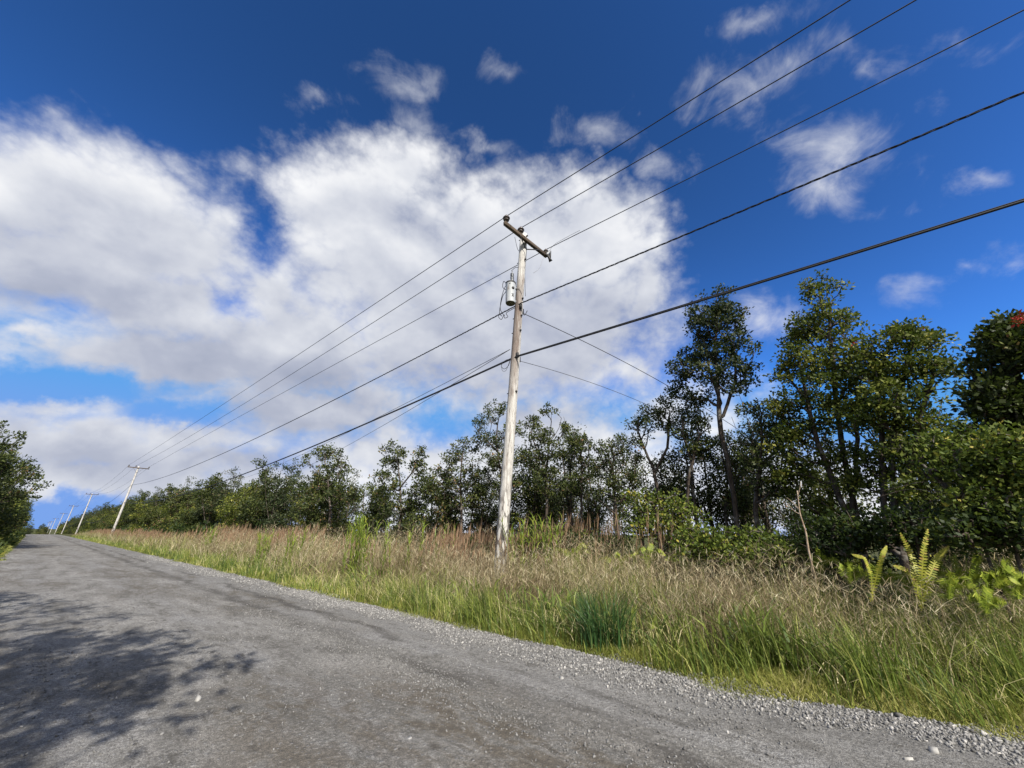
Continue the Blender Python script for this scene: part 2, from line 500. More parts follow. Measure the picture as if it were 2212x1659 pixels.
class MB:
    """collects tubes, boxes and lathes into one mesh"""

    def __init__(self):
        self.v, self.q, self.t, self.n = [], [], [], 0

    def add(self, v, q=(), t=()):
        v = np.asarray(v, float)
        if len(q):
            self.q.append(np.asarray(q) + self.n)
        if len(t):
            self.t.append(np.asarray(t) + self.n)
        self.v.append(v)
        self.n += len(v)

    def tube(self, pts, rad, k=8, cap=True):
        pts = np.asarray(pts, float)
        rad = np.broadcast_to(np.asarray(rad, float), (len(pts),))
        tan = np.gradient(pts, axis=0)
        tan /= np.linalg.norm(tan, axis=1)[:, None] + 1e-9
        ref = np.array([0, 0, 1.0]) if abs(tan[0][2]) < .9 else np.array([1.0, 0, 0])
        a = np.cross(tan, ref)
        a /= np.linalg.norm(a, axis=1)[:, None] + 1e-9
        b = np.cross(tan, a)
        th = np.linspace(0, 2 * np.pi, k, endpoint=False)
        ring = pts[:, None, :] + rad[:, None, None] * (a[:, None, :] * np.cos(th)[None, :, None] + b[:, None, :] * np.sin(th)[None, :, None])
        n = len(pts)
        v = ring.reshape(-1, 3)
        i = np.arange(n - 1)[:, None] * k
        j = np.arange(k)[None, :]
        j2 = (j + 1) % k
        q = np.stack([i + j, i + j2, i + k + j2, i + k + j], -1).reshape(-1, 4)
        t = []
        if cap:
            v = np.vstack([v, pts[:1], pts[-1:]])
            c0, c1 = n * k, n * k + 1
            jj = np.arange(k)
            t = np.vstack([np.stack([np.full(k, c0), (jj + 1) % k, jj], -1),
                           np.stack([np.full(k, c1), (n - 1) * k + jj, (n - 1) * k + (jj + 1) % k], -1)])
        self.add(v, q, t)

    def box(self, c, s, R=None, bev=.12):
        """bevelled box as an eight-sided prism along its longest axis"""
        s = np.asarray(s, float) / 2
        ax = int(np.argmax(s))
        o1, o2 = [i for i in range(3) if i != ax]
        bv = min(s[o1], s[o2]) * bev * 2
        prof = [(s[o1] - bv, -s[o2]), (s[o1], -s[o2] + bv), (s[o1], s[o2] - bv), (s[o1] - bv, s[o2]),
                (-s[o1] + bv, s[o2]), (-s[o1], s[o2] - bv), (-s[o1], -s[o2] + bv), (-s[o1] + bv, -s[o2])]
        v = np.zeros((16, 3))
        for e, sg in enumerate((-1, 1)):
            for i, (p, q) in enumerate(prof):
                v[e * 8 + i, o1], v[e * 8 + i, o2], v[e * 8 + i, ax] = p, q, sg * s[ax]
        q = [[i, (i + 1) % 8, 8 + (i + 1) % 8, 8 + i] for i in range(8)]
        t = [[0, i + 1, i] for i in range(1, 7)] + [[8, 8 + i, 9 + i] for i in range(1, 7)]
        if R is not None:
            v = v @ np.asarray(R).T
        self.add(v + np.asarray(c), q, t)

    def lathe(self, c, prof, k=16, R=None):
        """prof: (radius, z) pairs"""
        th = np.linspace(0, 2 * np.pi, k, endpoint=False)
        pr = np.asarray(prof, float)
        v = np.stack([pr[:, 0, None] * np.cos(th), pr[:, 0, None] * np.sin(th), np.repeat(pr[:, 1, None], k, 1)], -1).reshape(-1, 3)
        n = len(pr)
        i = np.arange(n - 1)[:, None] * k
        j = np.arange(k)[None, :]
        j2 = (j + 1) % k
        q = np.stack([i + j, i + j2, i + k + j2, i + k + j], -1).reshape(-1, 4)
        if R is not None:
            v = v @ np.asarray(R).T
        self.add(v + np.asarray(c), q)

    def mesh(self, name, mat, smooth=True):
        return mesh(name, np.vstack(self.v), [np.vstack(x) for x in (self.q, self.t) if x], mat, None, smooth)

    def build(self, name, mat, parent=None, smooth=True):
        return link(name, self.mesh(name, mat, smooth), parent)


def vnoise(x, y, s, seed=0):
    """smooth value noise in [0,1]"""
    x = np.asarray(x, float) / s + 1000
    y = np.asarray(y, float) / s + 1000
    xi, yi = np.floor(x).astype(np.int64), np.floor(y).astype(np.int64)
    fx, fy = x - xi, y - yi
    fx, fy = fx * fx * (3 - 2 * fx), fy * fy * (3 - 2 * fy)

    def h(a, b):
        k = (a * 374761393 + b * 668265263 + seed * 974634777) & 0x7fffffff
        k = ((k ^ (k >> 13)) * 1274126177) & 0x7fffffff
        return ((k ^ (k >> 16)) & 0xffff) / 65535.0
    return (h(xi, yi) * (1 - fx) + h(xi + 1, yi) * fx) * (1 - fy) + (h(xi, yi + 1) * (1 - fx) + h(xi + 1, yi + 1) * fx) * fy


EDGE = 5.15       # where the grass begins


def drop(u):
    v = np.clip(np.asarray(u, float) - 110, 0, 330)
    return -0.00004 * v * v


def flare(u):
    """the grass edge swings outward beside and behind the viewpoint"""
    return .40 * np.clip((.95 - np.asarray(u, float)) / 1.4, 0, 2.2)


def ground_z(w, u):
    u = np.asarray(u, float)
    w = np.asarray(w, float)
    w = np.where(w > 2, w - flare(u), w)
    r = np.clip((w - EDGE + .1 + (vnoise(w, u, .7, 3) - .5) * .5) / .6, 0, 1)
    l = np.clip((-.55 - w + (vnoise(w, u, .7, 5) - .5) * .4) / .5, 0, 1)
    s = np.maximum(r, l)
    s = s * s * (3 - 2 * s)
    bank = np.clip((w - 5.5) / 4, 0, 1) * .10 + (vnoise(w, u, 2.3, 9) - .5) * .10
    return -.07 + s * (.10 + np.maximum(bank, -.02)) + drop(u)


# ---------------------------------------------------------------- ground and road
def grid_sheet(name, xs, ys, zf, mat):
    gx, gy = np.meshgrid(xs, ys)
    v = np.stack([gx.ravel(), gy.ravel(), zf(gx, gy).ravel()], -1)
    nx, ny = len(xs), len(ys)
    i = np.arange(ny - 1)[:, None] * nx
    j = np.arange(nx - 1)[None, :]
    q = np.stack([i + j, i + j + 1, i + nx + j + 1, i + nx + j], -1).reshape(-1, 4)
    return link(name, mesh(name, v, [q], mat, None, True))


xs = np.concatenate([[-4000, -1500, -500, -200, -80, -40, -20, -10], np.arange(-6, 12, .12), np.arange(12, 30, 1.0), [34, 45, 60, 90, 150, 300, 700, 1800, 4000]])
ys = np.concatenate([[-3000, -800, -250, -120, -60, -30], np.arange(-15, 30, .15), np.arange(30, 120, 1.0), np.arange(120, 460, 6), [520, 700, 1200, 2500, 6000]])
tag(grid_sheet('ground', xs, ys, ground_z, M['soil']), 'rough grassy ground on both sides of the gravel road', 'ground', kind='structure')


def road_z(w, u):
    crown = -.012 * ((w - 2.3) / 2.9) ** 2
    rough = (vnoise(w, u, 1.6, 21) - .5) * .035 + (vnoise(w, u, .45, 22) - .5) * .014
    rut = -.022 * np.exp(-((w - 3.55 + (vnoise(w * 0, u, 3, 31) - .5) * .5) / .22) ** 2)
    return .005 + crown + rough + rut + drop(u) - .35 * np.clip(w - flare(u) - 5.3, 0, 1)


xs = np.arange(-.9, 6.6, .06)
ys = np.concatenate([np.arange(-14, 14, .07), np.arange(14, 50, .25), np.arange(50, 460, 2.0)])
tag(grid_sheet('road', xs, ys, road_z, M['road']), 'worn grey gravel road running downhill to the left', 'road', kind='structure')


RNG = np.random.default_rng(101)
# loose stones
def stones(name, w, u, size, tint, mat):
    n = len(w)
    base = np.array([[-1, -1, -1], [1, -1, -1], [1, 1, -1], [-1, 1, -1], [-1, -1, 1], [1, -1, 1], [1, 1, 1], [-1, 1, 1]], float)
    v = base[None] * (.62 + .55 * RNG.random((n, 8, 1))) + RNG.normal(0, .14, (n, 8, 3))
    v *= (np.array([1, .8, .62]) * (.75 + .5 * RNG.random((n, 3))))[:, None, :]
    q = RNG.normal(size=(n, 4))
    q /= np.linalg.norm(q, axis=1)[:, None]
    a, b, c, d = q.T
    R = np.stack([np.stack([1 - 2 * (c * c + d * d), 2 * (b * c - a * d), 2 * (b * d + a * c)], -1),
                  np.stack([2 * (b * c + a * d), 1 - 2 * (b * b + d * d), 2 * (c * d - a * b)], -1),
                  np.stack([2 * (b * d - a * c), 2 * (c * d + a * b), 1 - 2 * (b * b + c * c)], -1)], 1)
    v = np.einsum('nij,nkj->nki', R, v) * (size / 2)[:, None, None]
    z = np.maximum(road_z(w, u), ground_z(w, u)) + size * .22
    v += np.stack([w, u, z], -1)[:, None, :]
    f = np.array([[0, 3, 2, 1], [4, 5, 6, 7], [0, 1, 5, 4], [1, 2, 6, 5], [2, 3, 7, 6], [3, 0, 4, 7]])
    fa = (f[None] + (np.arange(n) * 8)[:, None, None]).reshape(-1, 4)
    return mesh(name, v.reshape(-1, 3), [fa], mat, np.repeat(tint, 8))


n = 62000
u = np.concatenate([RNG.uniform(-4, 12, n), RNG.uniform(12, 34, 9000)])
w = np.concatenate([4.97 + RNG.normal(0, .30, n), 4.85 + RNG.normal(0, .28, 9000)])
keep = (w < EDGE + .28) & (w > 3.3) & (vnoise(w, u * .6, .5, 41) * 1.1 + .75 * np.clip((w - 4.5) / .55, 0, 1) - .25 > RNG.uniform(.15, 1.0, len(w)))
w, u = w[keep], u[keep]
w = w + flare(u)
sz = .007 + .020 * RNG.random(len(w)) ** 2.4 + (u > 12) * .01
big = RNG.random(len(w)) < .035
sz[big] += .018 * RNG.random(big.sum())
w2 = RNG.uniform(-.4, 4.6, 26000)
u2 = RNG.uniform(-1, 15, 26000)
w2 = np.r_[w2, 3.35 + RNG.normal(0, .16, 9000), RNG.uniform(-.4, 4.8, 30000)]
u2 = np.r_[u2, RNG.uniform(1.2, 10, 9000), RNG.uniform(.5, 8, 30000)]
k2 = (vnoise(w2, u2 * .4, .6, 43) ** 2 > RNG.uniform(0.05, 1.0, len(w2)))
k2[26000:35000] |= vnoise(w2[26000:35000], u2[26000:35000], .8, 44) > .62
w2, u2 = w2[k2], u2[k2]
sz2 = .004 + .017 * RNG.random(len(w2)) ** 4.5
me = stones('gravel', np.r_[w, w2], np.r_[u, u2], np.r_[sz, sz2], np.clip(np.r_[RNG.normal(.5, .28, len(w)), np.minimum(RNG.normal(.36, .22, len(w2)), .8)], 0, 1), M['gravel'])
tag(link('gravel', me), 'loose crushed grey stones along the grassy edge of the road', 'gravel', kind='stuff')


def ground_px(x, y):
    d = ray(x, y)
    return CAMPOS + d * (-EYE / d[2])


for (x, y, s, lab) in [(430, 1512, .06, 'single pale cream stone lying on the open road right of the shadow'),
                       (885, 1600, .055, 'pale stone on the brown stained patch near the bottom edge of the road'),
                       (2018, 1627, .075, 'light grey stone largest beside the wheel rut at the bottom right'),
                       (1960, 1641, .06, 'mid grey stone left of the largest stone at the bottom right'),
                       (1215, 1467, .05, 'flat pale stone on the road below the gravel shoulder'),
                       (1380, 1475, .05, 'grey stone at the inner margin of the gravel shoulder')]:
    p = ground_px(x, y)
    me = stones('stone', np.array([0.0]), np.array([0.0]), np.array([s]), np.array([.9]), M['stone_pale'])
    o = link('stone', me, None, (p[0], p[1], .0))
    tag(o, lab, 'stone')


# ---------------------------------------------------------------- grasses
SWING = False      # while the verge grasses are sown, they follow the swing of the edge


def blades(w, u, h, wid, az, bend, tint, z0=None, seg=3):
    n = len(w)
    if SWING:
        w = np.where(w > 2, w + flare(u), w)
    if z0 is None:
        z0 = ground_z(w, u) - .02
    t = np.linspace(0, 1, seg + 1)
    d = np.stack([np.cos(az), np.sin(az)], -1)
    hor = (bend * h)[:, None] * t ** 1.8
    zz = h[:, None] * (t[None] - (.32 * np.minimum(bend, 1.6))[:, None] * t[None] ** 2.2)
    cx = w[:, None] + d[:, :1] * hor
    cy = u[:, None] + d[:, 1:] * hor
    cz = z0[:, None] + zz
    fa = RNG.uniform(0, 2 * np.pi, n)
    sx, sy = np.cos(fa)[:, None], np.sin(fa)[:, None]
    prof = (wid / 2)[:, None] * (1 - t[None, :-1]) ** .6
    L = np.stack([cx[:, :-1] - sx * prof, cy[:, :-1] - sy * prof, cz[:, :-1]], -1)
    R = np.stack([cx[:, :-1] + sx * prof, cy[:, :-1] + sy * prof, cz[:, :-1]], -1)
    tip = np.stack([cx[:, -1], cy[:, -1], cz[:, -1]], -1)[:, None]
    v = np.concatenate([np.stack([L, R], 2).reshape(n, -1, 3), tip], 1)
    m = 2 * seg + 1
    base = (np.arange(n) * m)[:, None, None]
    q = np.array([[2 * i, 2 * i + 1, 2 * i + 3, 2 * i + 2] for i in range(seg - 1)])
    tr = np.array([[2 * seg - 2, 2 * seg - 1, 2 * seg]])
    return v.reshape(-1, 3), (base + q).reshape(-1, 4), (base + tr).reshape(-1, 3), np.repeat(tint, m)


def join(parts):
    v, q, t, a, k = [], [], [], [], 0
    for pv, pq, pt, pa in parts:
        v.append(pv)
        if len(pq):
            q.append(np.asarray(pq) + k)
        if len(pt):
            t.append(np.asarray(pt) + k)
        a.append(pa)
        k += len(pv)
    f = [np.vstack(x) for x in (q, t) if x]
    return np.vstack(v), f, np.concatenate(a)


def scatter(n, u0, u1, w0, w1):
    return RNG.uniform(w0, w1, n), RNG.uniform(u0, u1, n)


def tone(n, mid, sd):
    return np.clip(RNG.normal(mid, sd, n), 0, 1)


TALL = lambda u: np.clip((u - 5.5) / 5, 0, 1)      # grass gets taller farther along the road

RNG = np.random.default_rng(102)
SWING = True
# short turf at the road edge
parts = []
for (n, u0, u1, sc) in [(52000, -3, 9, 1), (24000, 9, 30, 1.6), (14000, 30, 110, 3)]:
    w, u = scatter(n, u0, u1, 4.75, 6.0)
    e = w + (vnoise(w, u, .5, 51) - .5) * .7
    k = (e > EDGE - .05)
    w, u, e = w[k], u[k], e[k]
    h = (.035 + .08 * RNG.random(len(w)) + np.clip(e - EDGE, 0, .4) * .16)
    parts.append(blades(w, u, h, np.full(len(w), .005 * sc + .002), RNG.uniform(0, 6.28, len(w)), RNG.uniform(.3, 1.5, len(w)),
                        np.clip(tone(len(w), .42, .2) + (vnoise(w, u, .8, 52) - .5) * .5, 0, 1), seg=2))
# strip at the left verge of the road
w, u = scatter(16000, 18, 120, -2.2, -.45)
k = w + (vnoise(w, u, .9, 53) - .5) * .5 < -.55
w, u = w[k], u[k]
parts.append(blades(w, u, .15 + RNG.random(len(w)) * .5 * np.clip(-w - .3, .3, 1.4), np.full(len(w), .02), RNG.uniform(0, 6.28, len(w)), RNG.uniform(.2, 1, len(w)), tone(len(w), .4, .2), seg=2))
v, f, a = join(parts)
tag(link('short_grass', mesh('short_grass', v, f, M['grass_turf'], a)), 'short yellow green turf along the gravel edge', 'grass', kind='stuff')

RNG = np.random.default_rng(103)
# mid-height green grass in front
parts = []
for (n, u0, u1, sc) in [(40000, -4, 10, 1.45), (26000, 10, 32, 2.2), (20000, 32, 120, 3.8)]:
    w, u = scatter(n, u0, u1, 5.3, 9.0)
    clump = vnoise(w, u, .45, 61) * .65 + vnoise(w, u, 1.4, 64) * .35
    wild = np.clip((2.6 - u) / 2.0, 0, 1)
    dens = np.clip(1.25 - np.abs(w - 6.0) / 1.4, .14 + .4 * wild, 1) * np.clip((clump - .34) * 3.4, .05, 1)
    k = (RNG.random(len(w)) < dens) & (w > EDGE + .12)
    w, u, clump = w[k], u[k], clump[k]
    h = (.16 + .5 * RNG.random(len(w))) * np.clip((w - 4.85) / .75, .35, 1) * (.45 + 1.1 * clump) * (1 - .22 * TALL(u))
    az = 2.6 + (vnoise(w, u, .5, 65) - .5) * 5 + RNG.normal(0, .9, len(w))
    parts.append(blades(w, u, h, (.005 + .008 * RNG.random(len(w)) ** 1.5) * sc, az, np.abs(RNG.normal(.45, .42, len(w))),
                        np.clip(tone(len(w), .42, .26) + (vnoise(w, u, .7, 62) - .5) * .7, 0, 1)))
# broad leaved weeds dotted through the bank
w, u = scatter(9000, -3, 26, 5.6, 9.4)
k = (vnoise(w, u, .8, 67) > .60)
w, u = w[k], u[k]
parts.append(blades(w, u, RNG.uniform(.12, .42, len(w)), RNG.uniform(.018, .04, len(w)), RNG.uniform(0, 6.28, len(w)), RNG.uniform(.4, 1.4, len(w)), tone(len(w), .36, .2), ground_z(w, u) + RNG.uniform(0, .45, len(w))))
# dead straw lying across the front
w, u = scatter(5200, -3, 16, 5.45, 7.2)
k = vnoise(w, u, .6, 66) > .5
w, u = w[k], u[k]
parts.append(blades(w, u, RNG.uniform(.15, .5, len(w)), RNG.uniform(.004, .011, len(w)), RNG.uniform(0, 6.28, len(w)), RNG.uniform(.6, 2.4, len(w)), np.clip(RNG.normal(.96, .05, len(w)), 0, 1), ground_z(w, u) + RNG.uniform(-.02, .22, len(w))))
v, f, a = join(parts)
tag(link('green_grass', mesh('green_grass', v, f, M['grass_green'], a)), 'knee high green grass leaning over in clumps behind the turf', 'grass', kind='stuff')

RNG = np.random.default_rng(104)
# tangled dry grass
parts = []
parts_g = []
for (n, u0, u1, sc) in [(52000, -4, 10, 1.5), (40000, 10, 34, 2.2), (30000, 34, 130, 4)]:
    w, u = scatter(n, u0, u1, 5.8, 10.2)
    pt = vnoise(w, u, 1.1, 71) * .6 + vnoise(w, u, .4, 72) * .4
    dens = np.clip((w + (pt - .5) * 2.2 - 5.95) / .9, 0, 1) * np.clip((pt - .2) * 2, .2, 1)
    k = RNG.random(len(w)) < dens
    w, u, pt = w[k], u[k], pt[k]
    lim = .66 + .42 * np.clip((w - 6) / 2, 0, 1) + .22 * TALL(u)
    h = lim * (.35 + .7 * RNG.random(len(w))) * (.45 + 1.1 * pt)
    az = RNG.uniform(0, 6.28, len(w))
    tint = np.clip(tone(len(w), .46, .30) + (vnoise(w, u, .8, 73) - .5) * .7, 0, 1)
    green = RNG.random(len(w)) < np.clip(.28 + .42 * np.clip((2.0 - u) / 2.2, 0, 1) + (vnoise(w, u, 1.7, 74) - .5) * .9, .04, .85)
    wd = (.003 + .005 * RNG.random(len(w)) ** 2) * sc
    bd = np.abs(RNG.normal(.55, .5, len(w)))
    for sel, lst in ((~green, parts), (green, parts_g)):
        lst.append(blades(w[sel], u[sel], h[sel], wd[sel] * (1 if lst is parts else 1.3), az[sel], bd[sel], tint[sel] if lst is parts else tone(int(sel.sum()), .5, .25)))
# seed heads: stray strands tossed in every direction in the upper layer
for (n, u0, u1, sc) in [(40000, -4, 10, 1.5), (30000, 10, 34, 2.2)]:
    w, u = scatter(n, u0, u1, 6.0, 9.6)
    pt = vnoise(w, u, 1.1, 71) * .6 + vnoise(w, u, .4, 72) * .4
    k = RNG.random(len(w)) < np.clip((w + (pt - .5) * 2.2 - 6.1) / .9, 0, 1) * np.clip((pt - .2) * 1.8, .15, 1)
    w, u, pt = w[k], u[k], pt[k]
    lim = (.66 + .42 * np.clip((w - 6) / 2, 0, 1) + .22 * TALL(u)) * (.45 + 1.1 * pt)
    z0 = ground_z(w, u) + lim * RNG.uniform(.35, .98, len(w))
    parts.append(blades(w, u, RNG.uniform(.04, .24, len(w)), (.003 + .004 * RNG.random(len(w)) ** 2) * sc, RNG.uniform(0, 6.28, len(w)), RNG.uniform(.3, 2.8, len(w)), tone(len(w), .62, .24), z0, 2))
v, f, a = join(parts)
tag(link('dry_grass', mesh('dry_grass', v, f, M['grass_dry'], a)), 'tangled dry tan grass covering the bank behind the green clumps', 'grass', kind='stuff')
v, f, a = join(parts_g)
tag(link('mixed_grass', mesh('mixed_grass', v, f, M['grass_green'], a)), 'green blades growing up through the tangled dry grass', 'grass', kind='stuff')


RNG = np.random.default_rng(105)
# tall plume grass: stem, leaves and a feathery brown head
def plumes(w, u, H, sc=1.0):
    n = len(w)
    z = ground_z(w, u) - .02
    az = RNG.normal(-.6, .9, n)
    bend = RNG.uniform(.06, .42, n)
    out = [blades(w, u, H, np.full(n, .006) * sc, az, bend, tone(n, .65, .15), z)]
    d = np.stack([np.cos(az), np.sin(az)], -1)
    for k in range(7):
        f0 = .74 + .036 * k
        hx = bend * H * f0 ** 1.8
        zz = H * (f0 - .32 * bend * f0 ** 2.2)
        out.append(blades(w + d[:, 0] * hx, u + d[:, 1] * hx, H * RNG.uniform(.10, .2, n), np.full(n, .011) * sc,
                          RNG.uniform(0, 6.28, n), RNG.uniform(.05, .3, n), tone(n, .42, .2), z + zz, 2))
    return out


parts = []
w, u = scatter(2600, 6.5, 36, 6.9, 9.6)
k = RNG.random(len(w)) < np.clip(vnoise(w, u, 1.8, 81) * 1.8 - .35, .05, 1) * np.clip((w - 6.6) / .8, 0, 1)
w, u = w[k], u[k]
parts += plumes(w, u, RNG.uniform(.95, 1.6, len(w)) * (.75 + .55 * vnoise(w, u, 2.5, 83)), 1.5)
w, u = scatter(420, 3.4, 7.6, 8.4, 9.8)
k = vnoise(w, u, .5, 82) > .5
parts += plumes(w[k], u[k], RNG.uniform(.9, 1.95, k.sum()), 1.1)
w, u = scatter(1300, 36, 110, 6.7, 9.6)
k = vnoise(w, u * .4, 2.2, 84) > .42
w, u = w[k], u[k]
parts += plumes(w, u, RNG.uniform(.8, 1.4, len(w)) * (.75 + .5 * vnoise(w, u, 6, 85)), 2.6)
v, f, a = join(parts)
tag(link('plume_grass', mesh('plume_grass', v, f, M['plume'], a)), 'tall reddish brown plume grass standing in front of the wood', 'grass', kind='stuff')


# ---------------------------------------------------------------- leaves, trees, shrubs
def leaves(c, rad, n, L, out_from=None, flat=.75, upb=.5, tint=None, aspect=.5):
    """n leaf faces around each centre; every leaf is a folded diamond"""
    m = len(c)
    N_ = m * n
    cc = np.repeat(c, n, 0)
    rr = np.repeat(np.broadcast_to(rad, (m,)), n)[:, None]
    off = RNG.normal(size=(N_, 3))
    off /= np.linalg.norm(off, axis=1)[:, None]
    off *= RNG.random((N_, 1)) ** .45
    off[:, 2] *= flat
    p = cc + off * rr
    d = off + RNG.normal(0, .55, (N_, 3)) + np.array([0, 0, upb * .6])
    d /= np.linalg.norm(d, axis=1)[:, None] + 1e-9
    nr = RNG.normal(0, .8, (N_, 3)) + np.array([0, 0, .7]) + off * .4
    s = np.cross(d, nr)
    s /= np.linalg.norm(s, axis=1)[:, None] + 1e-9
    up = np.cross(s, d)
    ll = (L * RNG.uniform(.65, 1.25, N_))[:, None]
    mid = p + d * ll * .5
    v = np.stack([p, mid + s * ll * aspect / 2 - up * ll * .08, p + d * ll - up * ll * .1, mid - s * ll * aspect / 2 - up * ll * .08], 1).reshape(-1, 3)
    q = np.arange(N_ * 4).reshape(-1, 4)
    if tint is None:
        tint = tone(m, .42, .16)
    tt = np.clip(np.repeat(tint, n) + RNG.normal(0, .16, N_), 0, 1)
    return v, q, np.repeat(tt, 4)


def skeleton(trunk, ends, r_base, r_tip=.008, step=.35, upw=.8, sag=.12):
    """grow limbs from the trunk line to every leaf cluster; returns tube mesh arrays and twig points"""
    pos, par = [], []
    for tr in trunk:
        tr = np.asarray(tr, float)
        seg = np.linalg.norm(np.diff(tr, axis=0), axis=1)
        L = np.r_[0, np.cumsum(seg)]
        k = max(2, int(L[-1] / step))
        s = np.linspace(0, L[-1], k + 1)
        pts = np.stack([np.interp(s, L, tr[:, i]) for i in range(3)], -1)
        wob = RNG.normal(0, .035, pts.shape)
        wob[0] = 0
        pts += np.cumsum(wob, 0) * .6
        st = len(pos)
        for i, p in enumerate(pts):
            pos.append(p)
            if i == 0:
                if st == 0:
                    par.append(-1)
                else:
                    par.append(int(np.argmin(np.linalg.norm(np.array(pos[:st]) - p, axis=1))))
            else:
                par.append(len(pos) - 2)
    ntr = len(pos)
    base = np.array(pos)
    dist = np.array([np.min(np.linalg.norm(base - e, axis=1)) for e in ends])
    order = np.argsort(dist)
    P_ = np.zeros((len(pos) + len(ends) * 24, 3))
    P_[:len(pos)] = base
    cnt = len(pos)
    tips = []
    for i in order:
        e = ends[i]
        df = P_[:cnt] - e
        cost = np.linalg.norm(df, axis=1) + upw * np.maximum(0, df[:, 2] + .25)
        j = int(np.argmin(cost))
        a = P_[j].copy()
        ln = np.linalg.norm(e - a)
        k = int(np.clip(math.ceil(ln / step), 1, 20))
        prev = j
        for q in range(1, k + 1):
            t = q / k
            p = a + (e - a) * t
            p[2] -= sag * ln * math.sin(math.pi * t) * (.6 if t < 1 else 0)
            if q < k:
                p += RNG.normal(0, .05 * min(1, ln), 3)
            P_[cnt] = p
            par.append(prev)
            prev = cnt
            cnt += 1
        tips.append(prev)
    P_ = P_[:cnt]
    par = np.array(par)
    wgt = np.zeros(cnt)
    for t in tips:
        wgt[t] += 1
    wgt[ntr - 1] += 1
    for i in range(cnt - 1, 0, -1):
        if par[i] >= 0:
            wgt[par[i]] += wgt[i]
    r = r_tip * np.maximum(wgt, 1) ** .5
    r *= 1 + (np.clip(r / r.max(), 0, 1) ** 1.0) * (r_base / max(r.max(), 1e-6) - 1)
    ch = np.arange(cnt)[par >= 0]
    pa = par[par >= 0]
    A, B = P_[pa], P_[ch]
    ra, rb = np.minimum(r[pa], r[ch] * 1.35), r[ch]
    d = B - A
    d /= np.linalg.norm(d, axis=1)[:, None] + 1e-9
    ref = np.where(np.abs(d[:, 2:]) < .9, np.array([[0, 0, 1.0]]), np.array([[1.0, 0, 0]]))
    s = np.cross(d, ref)
    s /= np.linalg.norm(s, axis=1)[:, None] + 1e-9
    t = np.cross(d, s)
    K = 5
    th = np.linspace(0, 2 * np.pi, K, endpoint=False)
    ring = s[:, None] * np.cos(th)[None, :, None] + t[:, None] * np.sin(th)[None, :, None]
    va = A[:, None] + ring * ra[:, None, None]
    vb = B[:, None] + ring * rb[:, None, None] + (d * rb[:, None] * .3)[:, None]
    v = np.concatenate([va, vb], 1).reshape(-1, 3)
    j = np.arange(K)
    q = np.stack([j, (j + 1) % K, K + (j + 1) % K, K + j], -1)
    q = (q[None] + (np.arange(len(A)) * 2 * K)[:, None, None]).reshape(-1, 4)
    return v, q


def fill(blobs, n, hollow=.35):
    """cluster centres inside a list of ellipsoids (centre xyz, radii xyz)"""
    vol = np.array([b[3] * b[4] * b[5] for b in blobs]) ** .8
    pick = RNG.choice(len(blobs), n, p=vol / vol.sum())
    b = np.array(blobs, float)[pick]
    d = RNG.normal(size=(n, 3))
    d /= np.linalg.norm(d, axis=1)[:, None]
    rad = (hollow ** 3 + (1 - hollow ** 3) * RNG.random(n)) ** (1 / 3)
    return b[:, :3] + d * b[:, 3:] * rad[:, None]


def plant_meshes(trunk, ends, mat, r_base, n_leaf, leaf, crad, upw=.8, flat=.75, step=.35, tintmid=.42, aspect=.6, r_tip=.007, bark='bark'):
    sv, sq = skeleton(trunk, ends, r_base, r_tip, step, upw)
    me_t = mesh('trunk', sv, [sq], M[bark], None, True)
    rad = crad * RNG.uniform(.6, 1.35, len(ends))
    lv, lq, la = leaves(ends, rad, n_leaf, leaf, flat=flat, tint=tone(len(ends), tintmid, .21), aspect=aspect)
    me_c = mesh('crown', lv, [lq], mat, la)
    return me_t, me_c


def tree_thing(base, me_t, me_c, label, group=None, cat='tree', name='tree', crown='crown', trunk='trunk'):
    r = empty(name, tuple(base), label, cat, group)
    link(trunk, me_t, r)
    link(crown, me_c, r)
    return r


def px_tree(w, foot, trunks, blobs, n, mat, label, n_leaf=20, leaf=.10, crad=.26, r_base=.11, depth=1.0, tintmid=.42, group=None, hollow=.35, kind='tree', flat=.75, crown='crown', upw=.8, step=.35):
    """one of the trees seen in the photograph, at its own distance w from the road axis"""
    f = at_w(*foot, w)
    base = np.array([f[0], f[1], float(ground_z(f[0], f[1])) - .05])
    tr = []
    for i, t in enumerate(trunks):
        pts = [at_w(x, y, w) - base for x, y in t]
        if i == 0:
            pts = [np.zeros(3)] + [p for p in pts if p[2] > .3]
        tr.append(pts)
    bl = []
    for (x, y, rx, ry) in blobs:
        c_ = at_w(x, y, w) - base
        e1 = np.linalg.norm(at_w(x, y, w) - CAMPOS)
        s = (at_w(x, y, w) - CAMPOS) @ FWD / FPX
        R = rx * s
        bl.append((c_[0] + RNG.uniform(-.3, .3), c_[1], c_[2], R * depth, R * .9, ry * s * .95))
    if kind == 'tree':
        n, n_leaf, crad, r_base, leaf, hollow = int(n * 1.08), int(n_leaf * (1.22 if w < 12.4 or foot[0] > 1300 else 1.4)), crad * .78, r_base * .62, leaf * (.86 if foot[0] > 1300 else 1.0), .1
    ends = fill(bl, n, hollow)
    ends = ends[ends[:, 2] > .25]
    me_t, me_c = plant_meshes(tr, ends, M[mat], r_base, n_leaf, leaf, crad, tintmid=tintmid, flat=flat, upw=upw, step=step)
    return tree_thing(base, me_t, me_c, label, group, 'shrub' if kind == 'shrub' else 'tree', kind, crown)


